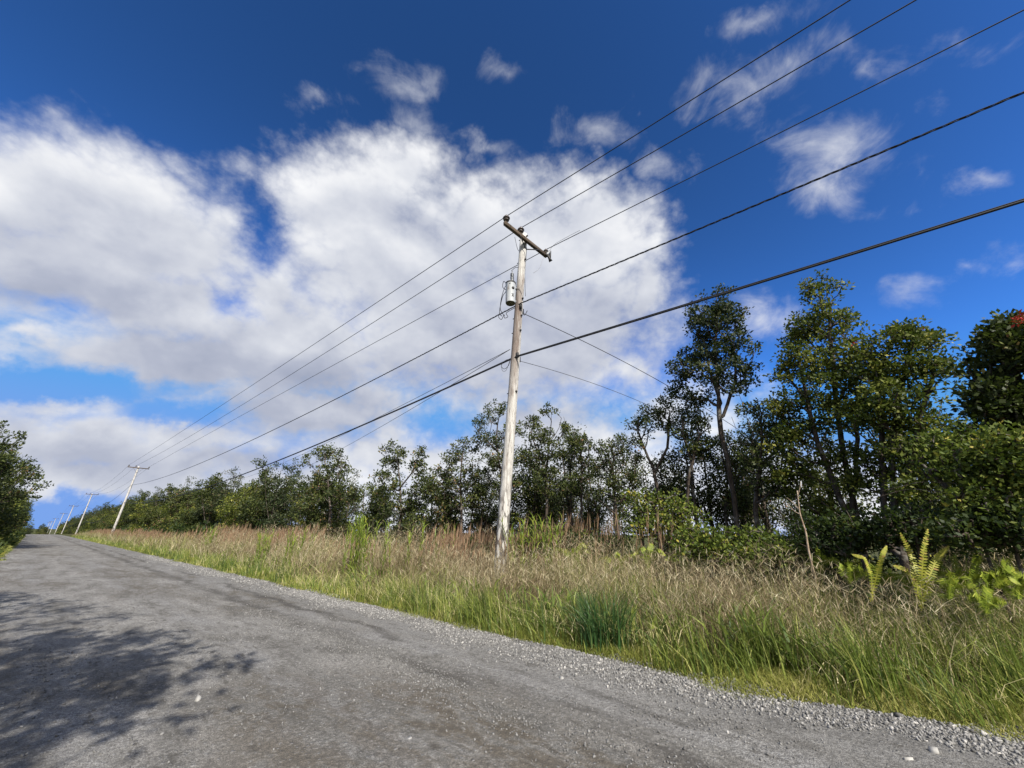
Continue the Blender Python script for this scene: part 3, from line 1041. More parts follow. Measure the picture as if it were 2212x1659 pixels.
RNG = np.random.default_rng(106)
SWING = False
T1 = px_tree(13, (1592, 1175), [[(1592, 1110), (1575, 990), (1558, 880), (1548, 780), (1546, 640)], [(1557, 870), (1535, 800), (1520, 720)], [(1562, 900), (1590, 830), (1590, 740)]],
             [(1546, 640, 38, 30), (1520, 690, 42, 34), (1580, 690, 40, 34), (1550, 700, 60, 45), (1500, 750, 42, 34), (1595, 752, 45, 36), (1548, 760, 60, 34), (1486, 800, 42, 30), (1612, 805, 32, 30), (1550, 815, 70, 26), (1470, 845, 34, 22), (1600, 845, 40, 16), (1500, 860, 40, 14)],
             270, 'leaf_blue', 'tallest dark slender tree standing alone with bare lower trunk against the sky', 36, .112, .25, .12, .9, .38)
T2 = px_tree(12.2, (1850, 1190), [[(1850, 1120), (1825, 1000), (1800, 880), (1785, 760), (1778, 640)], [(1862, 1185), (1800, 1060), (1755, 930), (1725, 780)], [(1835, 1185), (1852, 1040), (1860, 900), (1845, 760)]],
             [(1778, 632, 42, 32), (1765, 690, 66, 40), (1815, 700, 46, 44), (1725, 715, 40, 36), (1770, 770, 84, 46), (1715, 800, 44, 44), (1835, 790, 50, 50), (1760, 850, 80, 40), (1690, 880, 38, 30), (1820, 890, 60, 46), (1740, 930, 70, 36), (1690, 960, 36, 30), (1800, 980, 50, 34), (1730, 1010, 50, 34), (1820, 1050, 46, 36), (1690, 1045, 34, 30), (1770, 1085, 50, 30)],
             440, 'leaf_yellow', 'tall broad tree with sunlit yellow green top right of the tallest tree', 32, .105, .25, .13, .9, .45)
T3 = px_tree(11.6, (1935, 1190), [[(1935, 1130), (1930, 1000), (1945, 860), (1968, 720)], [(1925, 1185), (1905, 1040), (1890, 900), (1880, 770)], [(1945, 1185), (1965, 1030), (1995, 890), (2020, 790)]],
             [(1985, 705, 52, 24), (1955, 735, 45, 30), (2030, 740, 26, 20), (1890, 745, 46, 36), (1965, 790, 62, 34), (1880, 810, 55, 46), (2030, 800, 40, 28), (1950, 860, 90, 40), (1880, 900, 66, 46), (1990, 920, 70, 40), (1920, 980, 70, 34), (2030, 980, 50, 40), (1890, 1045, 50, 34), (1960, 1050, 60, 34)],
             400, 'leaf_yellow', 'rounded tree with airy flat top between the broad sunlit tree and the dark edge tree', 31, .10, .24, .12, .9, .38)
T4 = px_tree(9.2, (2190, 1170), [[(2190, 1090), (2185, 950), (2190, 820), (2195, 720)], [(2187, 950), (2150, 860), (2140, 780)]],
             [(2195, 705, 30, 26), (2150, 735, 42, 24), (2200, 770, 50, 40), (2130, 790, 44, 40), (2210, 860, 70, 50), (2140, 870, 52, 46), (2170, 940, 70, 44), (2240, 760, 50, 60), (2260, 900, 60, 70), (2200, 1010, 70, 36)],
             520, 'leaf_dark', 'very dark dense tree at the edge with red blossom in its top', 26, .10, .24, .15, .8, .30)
c_ = np.array([at_w(x, y, 8.3) for x, y in [(2196, 682), (2200, 690), (2206, 684), (2190, 694), (2206, 698)]]) - np.array(T4.location)
lv, lq, la = leaves(c_, .06, 9, .055)
link('blossom', mesh('blossom', lv, [lq], M['flower'], la), T4)
c_ = fill([(*(at_w(1970, 790, 11.2) - np.array(T3.location)), .9, .9, 1.6)], 4, .8)
lv, lq, la = leaves(c_, .05, 10, .05)
link('blossom', mesh('blossom', lv, [lq], M['flower'], la), T3)

px_tree(13.5, (1425, 1165), [[(1425, 1090), (1410, 1020), (1385, 960), (1370, 915)], [(1412, 1030), (1440, 970), (1440, 900)]],
        [(1372, 912, 26, 14), (1395, 895, 28, 18), (1440, 880, 32, 24), (1415, 920, 34, 22), (1460, 920, 24, 20), (1385, 955, 24, 16)], 120, 'leaf_dark',
        'small open forked tree with thin crown left of the tallest tree', 17, .10, .22, .09, 1, .45)
px_tree(13, (1490, 1165), [[(1490, 1100), (1495, 1030), (1515, 960), (1530, 920)], [(1497, 1020), (1480, 950), (1475, 900)]],
        [(1480, 890, 30, 22), (1515, 915, 28, 20), (1535, 950, 24, 20), (1470, 935, 24, 18), (1505, 965, 26, 16)], 110, 'leaf_dark',
        'small dark tree whose curved trunk leans under the tallest tree crown', 17, .10, .22, .09, 1, .42)
px_tree(12.6, (1640, 1170), [[(1640, 1110), (1650, 1010), (1660, 930), (1650, 890)], [(1650, 1000), (1690, 950), (1700, 920)]],
        [(1640, 890, 46, 20), (1685, 910, 40, 26), (1650, 940, 60, 30), (1630, 1000, 46, 34), (1690, 1000, 40, 36), (1660, 1050, 50, 34)], 170, 'leaf_dark',
        'low bushy tree filling the gap between the tallest tree and the broad sunlit tree', 20, .10, .24, .10, 1, .42)
px_tree(13, (1085, 1165), [[(1085, 1100), (1082, 1010), (1070, 940), (1080, 880)], [(1078, 980), (1045, 945), (1020, 915)]],
        [(1085, 885, 36, 15), (1060, 905, 30, 16), (1025, 918, 26, 12), (1110, 925, 36, 20), (1060, 950, 46, 20), (1090, 985, 50, 28), (1050, 1010, 40, 28), (1100, 1050, 50, 34)], 240, 'leaf_dark',
        'flat topped tree rising directly behind the transformer pole', 19, .10, .22, .10, 1, .42)
px_tree(13.4, (1180, 1165), [[(1180, 1100), (1178, 1020), (1185, 950), (1190, 890)], [(1179, 1010), (1155, 960), (1145, 920)], [(1184, 960), (1205, 930), (1212, 905)]],
        [(1192, 893, 20, 16), (1146, 912, 18, 16), (1210, 925, 14, 14), (1175, 945, 34, 26), (1200, 975, 26, 30), (1160, 990, 36, 28), (1185, 1040, 38, 34)], 190, 'leaf_dark',
        'narrow tree with three tufted tips just right of the transformer pole', 19, .10, .20, .10, 1, .42)
px_tree(13.8, (1255, 1165), [[(1255, 1100), (1252, 1030), (1250, 960)], [(1253, 1020), (1275, 980), (1270, 950)]],
        [(1245, 950, 26, 18), (1268, 965, 22, 20), (1235, 985, 22, 22), (1262, 1005, 30, 26), (1250, 1050, 32, 26)], 120, 'leaf_dark',
        'slight upright tree with sky on both sides between narrow tree and wide thicket tree', 16, .10, .21, .08, 1, .45)
px_tree(13.2, (1335, 1165), [[(1335, 1100), (1330, 1020), (1340, 960)], [(1332, 1040), (1300, 990), (1290, 965)]],
        [(1345, 955, 36, 18), (1310, 970, 30, 18), (1340, 990, 46, 24), (1300, 1010, 32, 28), (1350, 1030, 46, 30), (1320, 1065, 50, 28)], 220, 'leaf_dark',
        'wide thicket tree with full rounded crown left of the forked tree', 18, .10, .22, .09, 1, .42)
px_tree(12.6, (1000, 1165), [[(1000, 1110), (998, 1040), (1000, 970)], [(998, 1050), (960, 1010), (950, 1000)]],
        [(1000, 962, 32, 16), (985, 990, 32, 18), (955, 1020, 30, 20), (1005, 1025, 42, 26), (960, 1055, 46, 28), (1010, 1070, 44, 34), (950, 1090, 44, 30)], 250, 'leaf_dark',
        'rounded yellowish tree left of the transformer pole with reddish small top', 19, .11, .25, .10, 1, .5)
px_tree(12.6, (862, 1150), [[(862, 1110), (858, 1050), (850, 970)], [(860, 1060), (890, 1020), (905, 980)]],
        [(848, 968, 26, 14), (870, 980, 18, 12), (908, 978, 16, 14), (842, 1000, 26, 18), (895, 1010, 24, 20), (850, 1040, 40, 24), (905, 1050, 30, 26), (870, 1085, 55, 28), (830, 1080, 26, 26)], 250, 'leaf_dark',
        'twin topped tree standing after the gap in the wood left of centre', 18, .13, .28, .11, 1, .42)
px_tree(12.4, (715, 1145), [[(715, 1110), (712, 1060), (705, 1000), (700, 970)], [(711, 1050), (680, 1015), (665, 1000)], [(711, 1050), (735, 1020), (740, 1000)]],
        [(705, 968, 26, 12), (690, 985, 32, 12), (655, 1003, 22, 10), (730, 985, 18, 14), (715, 1010, 36, 16), (748, 1030, 20, 14), (700, 1045, 40, 22), (750, 1065, 36, 22), (700, 1085, 50, 26)], 260, 'leaf_dark',
        'airy umbrella shaped tree rising above the dense wood left of centre', 17, .15, .32, .13, 1, .45)

px_tree(14.2, (1565, 1165), [[(1565, 1110), (1572, 1030), (1560, 960)], [(1570, 1080), (1590, 1010), (1600, 960)]],
        [(1560, 950, 28, 20), (1595, 960, 26, 20), (1540, 990, 30, 24), (1600, 1005, 32, 24), (1565, 1030, 44, 26), (1545, 1075, 40, 28), (1600, 1080, 36, 30)], 170, 'leaf_dark',
        'low leafy tree wrapped round the foot of the tallest tree', 18, .10, .22, .08, 1, .42)
px_tree(14.0, (1455, 1165), [[(1455, 1110), (1452, 1050), (1460, 1000)], [(1455, 1090), (1435, 1040), (1425, 1010)]],
        [(1455, 985, 26, 18), (1430, 1010, 26, 20), (1470, 1020, 30, 24), (1440, 1050, 40, 26), (1470, 1080, 36, 28)], 140, 'leaf_dark',
        'small leafy tree in the gap between the forked tree and the curved trunk', 17, .10, .21, .07, 1, .48)

RNG = np.random.default_rng(107)
# kinds of wood tree, copied along the road
def generic(H, R, n, low, mat, tintmid, leaf=.14, n_leaf=20):
    tr = [[(0, 0, 0), (.1, .05, H * .4), (-.05, .1, H * .75), (.1, 0, H * .95)], [(.05, .03, H * .3), (R * .3, .2, H * .55), (R * .45, .1, H * .8)], [(.05, .03, H * .25), (-R * .3, -.2, H * .5), (-R * .5, -.3, H * .75)]]
    bl = []
    for k in range(11):
        f = RNG.uniform(low, .93)
        rr = R * (1.05 - .55 * abs(f - .45) / .5)
        a = RNG.uniform(0, 6.28)
        q = rr * RNG.uniform(.2, .7)
        bl.append((q * math.cos(a), q * math.sin(a), f * H, rr * .55, rr * .55, rr * .42))
    ends = fill(bl, n, .3)
    ends = ends[ends[:, 2] > .3]
    return plant_meshes(tr, ends, M[mat], .085, n_leaf, leaf, .32, tintmid=tintmid)


KINDS = [generic(7, 2.3, 280, .07, 'leaf_dark', .42, .17, 28), generic(6.3, 2.6, 290, .06, 'leaf_dark', .5, .17, 28), generic(7.6, 2.0, 250, .1, 'leaf_blue', .45, .16, 26),
         generic(6.0, 2.7, 300, .06, 'leaf_yellow', .36, .17, 28), generic(6.8, 2.2, 260, .08, 'leaf_dark', .36, .17, 28),
         generic(8.4, 1.7, 120, .35, 'leaf_blue', .55, .15, 22), generic(5.4, 2.4, 230, .05, 'leaf_yellow', .5, .16, 26)]
THICK = [generic(4.6, 1.7, 170, .05, 'leaf_dark', .42, .12, 26), generic(4.0, 1.9, 180, .04, 'leaf_dark', .5, .12, 26), generic(5.0, 1.5, 150, .06, 'leaf_yellow', .33, .115, 24), generic(3.4, 1.6, 140, .04, 'leaf_blue', .5, .12, 26)]
SLIM = [generic(5.6, 1.15, 95, .18, 'leaf_dark', .42, .105, 20), generic(6.2, 1.0, 85, .25, 'leaf_blue', .5, .105, 20), generic(5.0, 1.3, 100, .12, 'leaf_dark', .55, .105, 20), generic(4.4, 1.0, 70, .1, 'leaf_yellow', .4, .10, 18)]


def place(kinds, w, u, sc, label, group, i):
    me_t, me_c = kinds[i % len(kinds)]
    r = tree_thing((w, u, float(ground_z(w, u)) - .05), me_t, me_c, label, group)
    r.rotation_euler = (RNG.normal(0, .03), RNG.normal(0, .03), RNG.uniform(0, 6.28))
    r.scale = (sc * RNG.uniform(.9, 1.1),) * 2 + (sc * RNG.uniform(.92, 1.08),)
    return r


LBL_WOOD = 'dark green tree in the dense wood receding behind the distant poles'
i = 0
u = 31.0
while u < 400:
    st = 2.5 + u * .012
    for row in range(2):
        w = 12.2 + row * 3.0 + RNG.uniform(-.9, .9)
        s = RNG.uniform(.80, 1.08) * (.98 + (.16 if u > 60 else 0))
        place(KINDS, w, u + RNG.uniform(-.8, .8) + row * 1.2, s, LBL_WOOD, 'trees of the dense wood behind the distant poles', i)
        i += 1
    u += st
# fill behind the twin topped and rounded trees
for (w, u, s) in [(15.5, 26, .68), (15, 29, .72), (16, 22.5, .6), (14.6, 24, .55), (15.5, 18.5, .62), (16.5, 16, .62), (15.4, 14, .45), (17, 12, .5)]:
    place(KINDS, w, u, s, 'low round tree in the second row behind the trees left of the transformer pole', 'second row trees left of the transformer pole', i)
    i += 1
for k in range(52):
    w = RNG.uniform(13.8, 20)
    u = RNG.uniform(-7, 16)
    place(SLIM, w, u, RNG.uniform(.75, 1.15), 'slim grey stemmed tree in the back row with sky between the stems', 'slim back row trees', k)
for k, (w, u, s) in enumerate([(13.6, 29, 1.1), (13.2, 26.6, 1.05), (13.8, 24.2, 1), (13.0, 19.6, .95), (13.7, 17.4, 1.0), (13.3, 15.6, 1.05), (14.1, 14.0, .8), (14.2, 11.0, .65), (15.2, 8.8, .65), (13.8, 7.3, .6),
                               (14.4, 5.2, .7), (13.2, 3.6, .55), (14.8, 2.6, .7), (13.0, 1.4, .55), (13.4, .4, .6), (14.2, -1.2, .7), (12.4, -1.6, .55), (12.6, -3.2, .75), (11.4, -3.8, .9), (12.2, -4.8, 1.1), (10.8, -4.6, 1.0)]):
    place(THICK, w, u, s, 'low dark thicket tree filling the shade between the trunks of the front trees', 'thicket trees between the front trunks', k)
# trees on the near side of the road
for k, u in enumerate([47, 53, 58, 66, 74, 83, 93, 105, 118, 134, 152, 175, 205]):
    r = place(KINDS, -3.0 - RNG.uniform(0, .5), u, RNG.uniform(1.0, 1.25) if k else 1.28, 'dark tree in the row overhanging the left edge of the road far ahead', 'trees along the left edge of the road', k)
for k, u in enumerate([50, 56, 63, 71, 80, 92, 107]):
    place(KINDS, -6.5 - RNG.uniform(0, 1), u, RNG.uniform(1.15, 1.35), 'dark tree in the row overhanging the left edge of the road far ahead', 'trees along the left edge of the road', k + 2)
for k in range(14):
    place(KINDS, RNG.uniform(-14, 16), 430 + RNG.uniform(0, 90), RNG.uniform(1.0, 1.5), 'small far tree closing the view at the end of the road', 'far trees at the end of the road', k)
RNG = np.random.default_rng(108)
# trees beside the photographer that shade the near road
OVER = [generic(8.8, 2.7, 190, .42, 'leaf_dark', .42, .16, 24), generic(8.4, 2.8, 185, .40, 'leaf_dark', .45, .16, 24)]


def seen(o):
    """how many leaf corners of a placed tree fall inside the picture"""
    bpy.context.view_layer.update()
    tot = 0
    for ch in o.children:
        me = ch.data
        co = np.empty(len(me.vertices) * 3, np.float32)
        me.vertices.foreach_get('co', co)
        mw = np.array(o.matrix_world)
        p = co.reshape(-1, 3) @ mw[:3, :3].T + mw[:3, 3]
        p = p[(p - CAMPOS) @ FWD > .05]
        q = project(p)
        tot += int(((q[:, 0] > -40) & (q[:, 0] < 2250) & (q[:, 1] > -40) & (q[:, 1] < 1700)).sum())
    return tot


for k, (w, u, s) in enumerate([(-3.5, -1.3, 1.17), (-3.9, .9, 1.1), (-5.0, -3.6, 1.05), (-2.5, 4.4, 1.1), (-3.2, 8.4, 1.05), (-5.2, -8.4, 1.1)]):
    r = place(OVER, w, u, s, 'roadside tree left of the viewpoint that shades the near road', 'trees shading the near road', k)
    for _ in range(14):       # stand it back from the road until no branch hangs into the view
        if seen(r) == 0:
            break
        r.location.x -= .2
        r.location.y -= .1

RNG = np.random.default_rng(109)
# shrubs
SHR = dict(kind='shrub', crown='foliage', flat=.8, upw=.3, step=.25)
px_tree(10.2, (1420, 1180), [[(1420, 1120), (1410, 1090)], [(1420, 1140), (1460, 1100)]], [(1390, 1085, 46, 30), (1440, 1095, 50, 34), (1370, 1120, 40, 34), (1480, 1120, 44, 34), (1420, 1140, 70, 34)],
        240, 'leaf_shrub', 'yellow green round leaved bush in front of the small forked tree', 15, .085, .17, .03, 1, .5, **SHR)
px_tree(9.3, (1540, 1215), [[(1540, 1180), (1530, 1160)]], [(1510, 1165, 50, 26), (1570, 1165, 54, 28), (1540, 1190, 80, 30)],
        220, 'leaf_shrub', 'low spreading green bush at the grass edge below the tallest tree', 15, .075, .15, .025, 1, .42, **SHR)
px_tree(9.4, (1640, 1205), [[(1640, 1170), (1650, 1150)]], [(1630, 1160, 36, 22), (1680, 1180, 44, 24), (1650, 1195, 60, 22)],
        130, 'leaf_shrub', 'small low bush left of the dead pale sapling', 14, .075, .15, .02, 1, .35, **SHR)
SB = px_tree(8.0, (2120, 1180), [[(2120, 1120), (2110, 1030), (2090, 960)], [(2120, 1110), (2170, 1020), (2200, 960)], [(2120, 1120), (2050, 1050), (2010, 1010)]],
             [(2070, 950, 60, 40), (2030, 1000, 56, 36), (2110, 1010, 70, 44), (2170, 990, 60, 50), (2190, 1080, 60, 60), (2120, 1080, 60, 40), (2220, 1000, 60, 70)],
             400, 'leaf_shrub', 'large sprawling bush with yellow flecked leaves and arching bare canes at right', 22, .062, .19, .018, .7, .40, **SHR)
vb = MB()
for pts in [[(2150, 1080), (2080, 1045), (1990, 1040), (1900, 1062)], [(2130, 1110), (2060, 1065), (1960, 1055), (1860, 1085)], [(2180, 1130), (2090, 1112), (1990, 1118), (1940, 1135)], [(2120, 1140), (2080, 1085), (2030, 1075), (1975, 1100)], [(2210, 1110), (2120, 1088), (2060, 1090)]]:
    P3 = np.array([at_w(x, y, 7.7 + .1 * i_) - np.array(SB.location) for i_, (x, y) in enumerate(pts)])
    t = np.linspace(0, len(P3) - 1, 18)
    P3 = np.stack([np.interp(t, np.arange(len(P3)), P3[:, k]) for k in range(3)], -1)
    P3[1:-1] = (P3[:-2] + P3[1:-1] * 2 + P3[2:]) / 4
    vb.tube(P3, np.linspace(.008, .003, len(P3)), 5)
vb.build('bare_cane', M['bark'], SB)
px_tree(9.4, (1150, 1190), [[(1150, 1170), (1150, 1140)]], [(1140, 1145, 24, 24), (1175, 1150, 34, 24), (1160, 1175, 46, 24)],
        120, 'leaf_shrub', 'small green weedy bush at the right foot of the transformer pole', 14, .075, .14, .02, 1, .38, **SHR)
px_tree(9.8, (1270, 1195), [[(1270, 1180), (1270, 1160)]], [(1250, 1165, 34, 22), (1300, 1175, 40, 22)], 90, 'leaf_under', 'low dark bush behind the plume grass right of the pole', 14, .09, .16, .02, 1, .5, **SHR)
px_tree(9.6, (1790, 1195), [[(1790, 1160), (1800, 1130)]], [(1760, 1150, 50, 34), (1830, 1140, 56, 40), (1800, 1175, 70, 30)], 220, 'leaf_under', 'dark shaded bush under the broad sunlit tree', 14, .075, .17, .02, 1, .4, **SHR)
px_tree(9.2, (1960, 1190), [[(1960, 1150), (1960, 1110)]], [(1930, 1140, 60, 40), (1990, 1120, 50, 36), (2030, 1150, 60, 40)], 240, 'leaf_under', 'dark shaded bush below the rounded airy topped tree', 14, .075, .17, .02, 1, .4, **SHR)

px_tree(7.75, (2170, 1190), [[(2170, 1160), (2170, 1120)]], [(2130, 1140, 60, 40), (2190, 1130, 60, 46), (2060, 1150, 50, 34), (2230, 1150, 60, 40)], 260, 'leaf_under', 'dark shaded bush under the large sprawling bush at the right edge', 16, .065, .17, .02, 1, .45, **SHR)  # bush added; its dark leaf colour stands in for the deep shade here
for k, (w, u, s) in enumerate([(12.6, -6.2, 1.0), (14.4, -6.8, 1.1), (13.5, -8.6, 1.1), (16, -7.8, 1.1), (17, -5, 1.0), (11.6, -6.8, .9)]):
    place(THICK, w, u, s, 'low dark thicket tree filling the shade between the trunks of the front trees', 'thicket trees between the front trunks', k)

RNG = np.random.default_rng(110)
# undergrowth on the floor of the wood
n = 5200
w, u = RNG.uniform(9.2, 21, n), RNG.uniform(-10, 34, n)
k = RNG.random(n) < np.clip(1.25 - (w - 9.2) / 12, .25, 1)
w, u = w[k], u[k]
hh = RNG.uniform(.1, 1.05, len(w)) * (.55 + .6 * vnoise(w, u, 2.2, 91)) * np.clip((w - 8.9) / .8, .4, 1)
cl = np.stack([w, u, ground_z(w, u) + hh], -1)
lv, lq, la = leaves(cl, .26, 16, .15, upb=.2, tint=tone(len(cl), .42, .2))
w, u = RNG.uniform(9.8, 19, 3600), RNG.uniform(34, 130, 3600)
cl = np.stack([w, u, ground_z(w, u) + RNG.uniform(.1, 1.6, len(w))], -1)
lv2, lq2, la2 = leaves(cl, .55, 12, .34, upb=.2, tint=tone(len(cl), .4, .2))
w, u = RNG.uniform(-4.5, -.9, 1500), RNG.uniform(30, 130, 1500)
cl = np.stack([w, u, ground_z(w, u) + RNG.uniform(.0, 1.3, len(w)) * np.clip((-w - .7) / 1.5, .15, 1)], -1)
lv3, lq3, la3 = leaves(cl, .35, 14, .25, upb=.2, tint=tone(len(cl), .7, .2))
v = np.vstack([lv, lv2, lv3])
q = np.arange(len(v)).reshape(-1, 4)
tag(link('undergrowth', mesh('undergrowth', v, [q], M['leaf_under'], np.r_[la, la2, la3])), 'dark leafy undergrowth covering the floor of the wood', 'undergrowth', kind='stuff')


# dead sapling
def curve3(pts, w, k=14):
    P3 = np.array([at_w(x, y, w) for x, y in pts])
    t = np.linspace(0, len(P3) - 1, k)
    return np.stack([np.interp(t, np.arange(len(P3)), P3[:, i]) for i in range(3)], -1)


f = at_w(1746, 1195, 8.6)
r = empty('dead_sapling', (f[0], f[1], float(ground_z(f[0], f[1]))), 'pale bare dead sapling with peeling bark at the edge of the dark bushes', 'dead tree')
o_ = np.array(r.location)
b = MB()
P3 = curve3([(1748, 1200), (1741, 1150), (1728, 1110), (1722, 1060)], 8.6) - o_
P3[0, 2] = -.05
b.tube(P3, np.linspace(.017, .007, len(P3)), 7)
b.build('stem', M['dead_wood'], r)
for pts in [[(1726, 1100), (1712, 1085), (1700, 1075)], [(1730, 1112), (1715, 1104), (1700, 1086)], [(1722, 1075), (1728, 1055), (1730, 1040)]]:
    b = MB()
    b.tube(curve3(pts, 8.6, 6) - o_, np.linspace(.007, .003, 6), 5)
    b.build('branch', M['dead_wood'], r)


RNG = np.random.default_rng(111)
# ---------------------------------------------------------------- tufts, canes and ferns
p = ground_px(1310, 1415)
r_w, r_u = 5.72, at_w(1312, 1400, 5.72)[1]
n = 330
ww, uu = RNG.normal(0, .15, n), RNG.normal(0, .2, n)
az = np.arctan2(uu, ww) + RNG.normal(0, .5, n)
v, q, t, a = blades(ww, uu, RNG.uniform(.42, .9, n), np.full(n, .017), az, np.abs(RNG.normal(.35, .2, n)), tone(n, .45, .2), np.zeros(n))
tag(link('grass_tuft', mesh('grass_tuft', v, [q, t], M['grass_dark'], a), None, (r_w, r_u, float(ground_z(r_w, r_u)))), 'single dark blue green tuft of long blades at the front of the bank', 'grass tuft')
for (x, y, w, nn, hm, lab) in [(1660, 1440, 6.0, 200, .85, 'tuft of broad bright green blades right of the dark blue green tuft'),
                               (1860, 1470, 6.0, 160, .8, 'tuft of long arching green blades nearest the lower right edge'),
                               (1480, 1430, 6.1, 150, .7, 'tuft of fresh green blades between dark tuft and broad bladed tuft')]:
    u0 = at_w(x, y, w)[1]
    ww, uu = RNG.normal(0, .14, nn), RNG.normal(0, .2, nn)
    az = RNG.normal(2.4, 1.2, nn)
    v, q, t, a = blades(ww, uu, RNG.uniform(.35, hm, nn), np.full(nn, .018), az, np.abs(RNG.normal(.4, .25, nn)), tone(nn, .35, .2), np.zeros(nn), 4)
    tag(link('grass_tuft', mesh('grass_tuft', v, [q, t], M['grass_green'], a), None, (w, u0, float(ground_z(w, u0)))), lab, 'grass tuft')


def cane_plant(x, w, H, ns, label, group=None, spread=.22):
    u0 = at_w(x, 1170, w)[1]
    r = empty('cane_plant', (w, u0, float(ground_z(w, u0))), label, 'cane plant', group)
    st = MB()
    lw = []
    for k in range(ns):
        bx, by = RNG.normal(0, spread, 2)
        h = H * RNG.uniform(.7, 1.05)
        lean = RNG.normal(0, .1, 2)
        t = np.linspace(0, 1, 7)
        P3 = np.stack([bx + lean[0] * h * t ** 1.5, by + lean[1] * h * t ** 1.5, h * t], -1)
        st.tube(P3, np.linspace(.008, .003, 7), 5)
        nl = int(11 * h)
        f0 = np.linspace(.15, 1, nl)
        lx, ly, lz = (np.interp(f0, t, P3[:, i]) for i in range(3))
        lw.append(blades(lx, ly, RNG.uniform(.16, .32, nl), np.full(nl, .03), np.arange(nl) * 2.5 + RNG.normal(0, .4, nl), RNG.uniform(.35, .9, nl), tone(nl, .5, .2), lz))
    st.build('stem', M['cane'], r)
    v, f_, a = join(lw)
    link('foliage', mesh('foliage', v, f_, M['cane'], a), r)
    return r


for args in [(782, 6.9, 1.9, 26, 'tallest yellow green cane clump rising above the brown plume grass'),
             (572, 6.6, 1.35, 18, 'lower yellow green cane clump among plume grass far left'),
             (645, 6.7, 1.4, 18, 'yellow green cane clump between the lowest and the tallest clump'),
             (868, 7.3, 1.6, 7, 'thin pair of cane stems just right of the tallest cane clump'),
             (938, 8.0, 1.5, 4, 'sparse cane stems halfway between tallest clump and transformer pole'),
             (1128, 8.5, 1.75, 14, 'leafy cane clump close to the right side of the transformer pole'),
             (1195, 8.7, 1.7, 10, 'green cane stems mixed with plumes right of the pole'),
             (450, 6.8, 1.5, 16, 'small bright cane clump nearest the second pole')]:
    cane_plant(*args)


def frond(pts3, wid, pairs, mat, parent, up=(0, 0, 1)):
    P3 = np.asarray(pts3)
    t = np.linspace(0, len(P3) - 1, pairs + 1)
    C_ = np.stack([np.interp(t, np.arange(len(P3)), P3[:, i]) for i in range(3)], -1)
    C_[1:-1] = (C_[:-2] + 2 * C_[1:-1] + C_[2:]) / 4
    T_ = np.gradient(C_, axis=0)
    T_ /= np.linalg.norm(T_, axis=1)[:, None]
    side = np.cross(T_, np.array(FWD0))
    side /= np.linalg.norm(side, axis=1)[:, None]
    side = side + .35 * np.array(FWD0) * RNG.normal(0, 1)
    v, q, a = [], [], []
    sp = np.linalg.norm(C_[1] - C_[0])
    for i in range(1, pairs + 1):
        f_ = i / pairs
        L = wid * min(1, .25 + 2.5 * f_) * (1 - f_) ** .55 + .01
        for s in (-1, 1):
            d = side[i] * s + T_[i] * .28 + np.array([0, 0, -.12]) + RNG.normal(0, .06, 3)
            w_ = T_[i] * sp * .34
            k = len(v)
            v += [C_[i] - w_, C_[i] + d * L * .6 - w_ * .9, C_[i] + d * L, C_[i] + d * L * .6 + w_ * .5, C_[i] + w_ * .6]
            q += [[k, k + 1, k + 2], [k, k + 2, k + 3], [k, k + 3, k + 4]]
            a += [float(np.clip(.25 + .5 * f_ + RNG.normal(0, .22), 0, 1))] * 5
    nst = len(v)
    # midrib
    wv = np.cross(T_, side) * .006
    sv = side * .006
    for i in range(pairs + 1):
        v += [C_[i] - sv[i], C_[i] + sv[i]]
        a += [.6, .6]
        if i:
            b_ = nst + 2 * i
            q += [[b_ - 2, b_ - 1, b_ + 1], [b_ - 2, b_ + 1, b_]]
    return link('frond', mesh('frond', np.array(v), [np.array(q)], M[mat], np.array(a)), parent)


def fern(w, foot, fronds, wid, mat, label, group=None):
    f = at_w(*foot, w)
    base = np.array([f[0], f[1], float(ground_z(f[0], f[1]))])
    r = empty('fern', tuple(base), label, 'fern', group)
    for pts in fronds:
        P3 = np.array([at_w(x, y, w + RNG.uniform(-.1, .1)) - base for x, y in pts])
        frond(P3, wid, 28, mat, r)
    return r


fern(7.35, (1988, 1320), [[(1990, 1320), (1991, 1250), (1995, 1190), (2004, 1144)], [(1986, 1310), (1980, 1245), (1968, 1195), (1945, 1152)], [(1992, 1310), (2006, 1250), (2024, 1205), (2048, 1180)], [(1990, 1310), (1978, 1260), (1958, 1230), (1930, 1222)]], .052, 'fern', 'tall yellow sword fern with upright fronds standing above the grass')
fern(7.4, (1885, 1290), [[(1885, 1300), (1882, 1240), (1868, 1205), (1842, 1198)], [(1880, 1300), (1895, 1240), (1905, 1200), (1915, 1180)]], .042, 'fern', 'small yellow fern with one frond curled over left of the tall fern')
fern(8.0, (2090, 1290), [[(2090, 1290), (2088, 1230), (2085, 1175)], [(2092, 1290), (2105, 1240), (2110, 1190)], [(2092, 1290), (2070, 1240), (2060, 1200)]], .075, 'fern_green', 'green upright fern right of the tall yellow fern')
fern(8.0, (2170, 1290), [[(2170, 1290), (2176, 1230), (2190, 1180)], [(2170, 1290), (2160, 1240), (2140, 1205)], [(2170, 1290), (2190, 1240), (2215, 1215)]], .075, 'fern_green', 'green spreading fern at the right edge below the big bush')
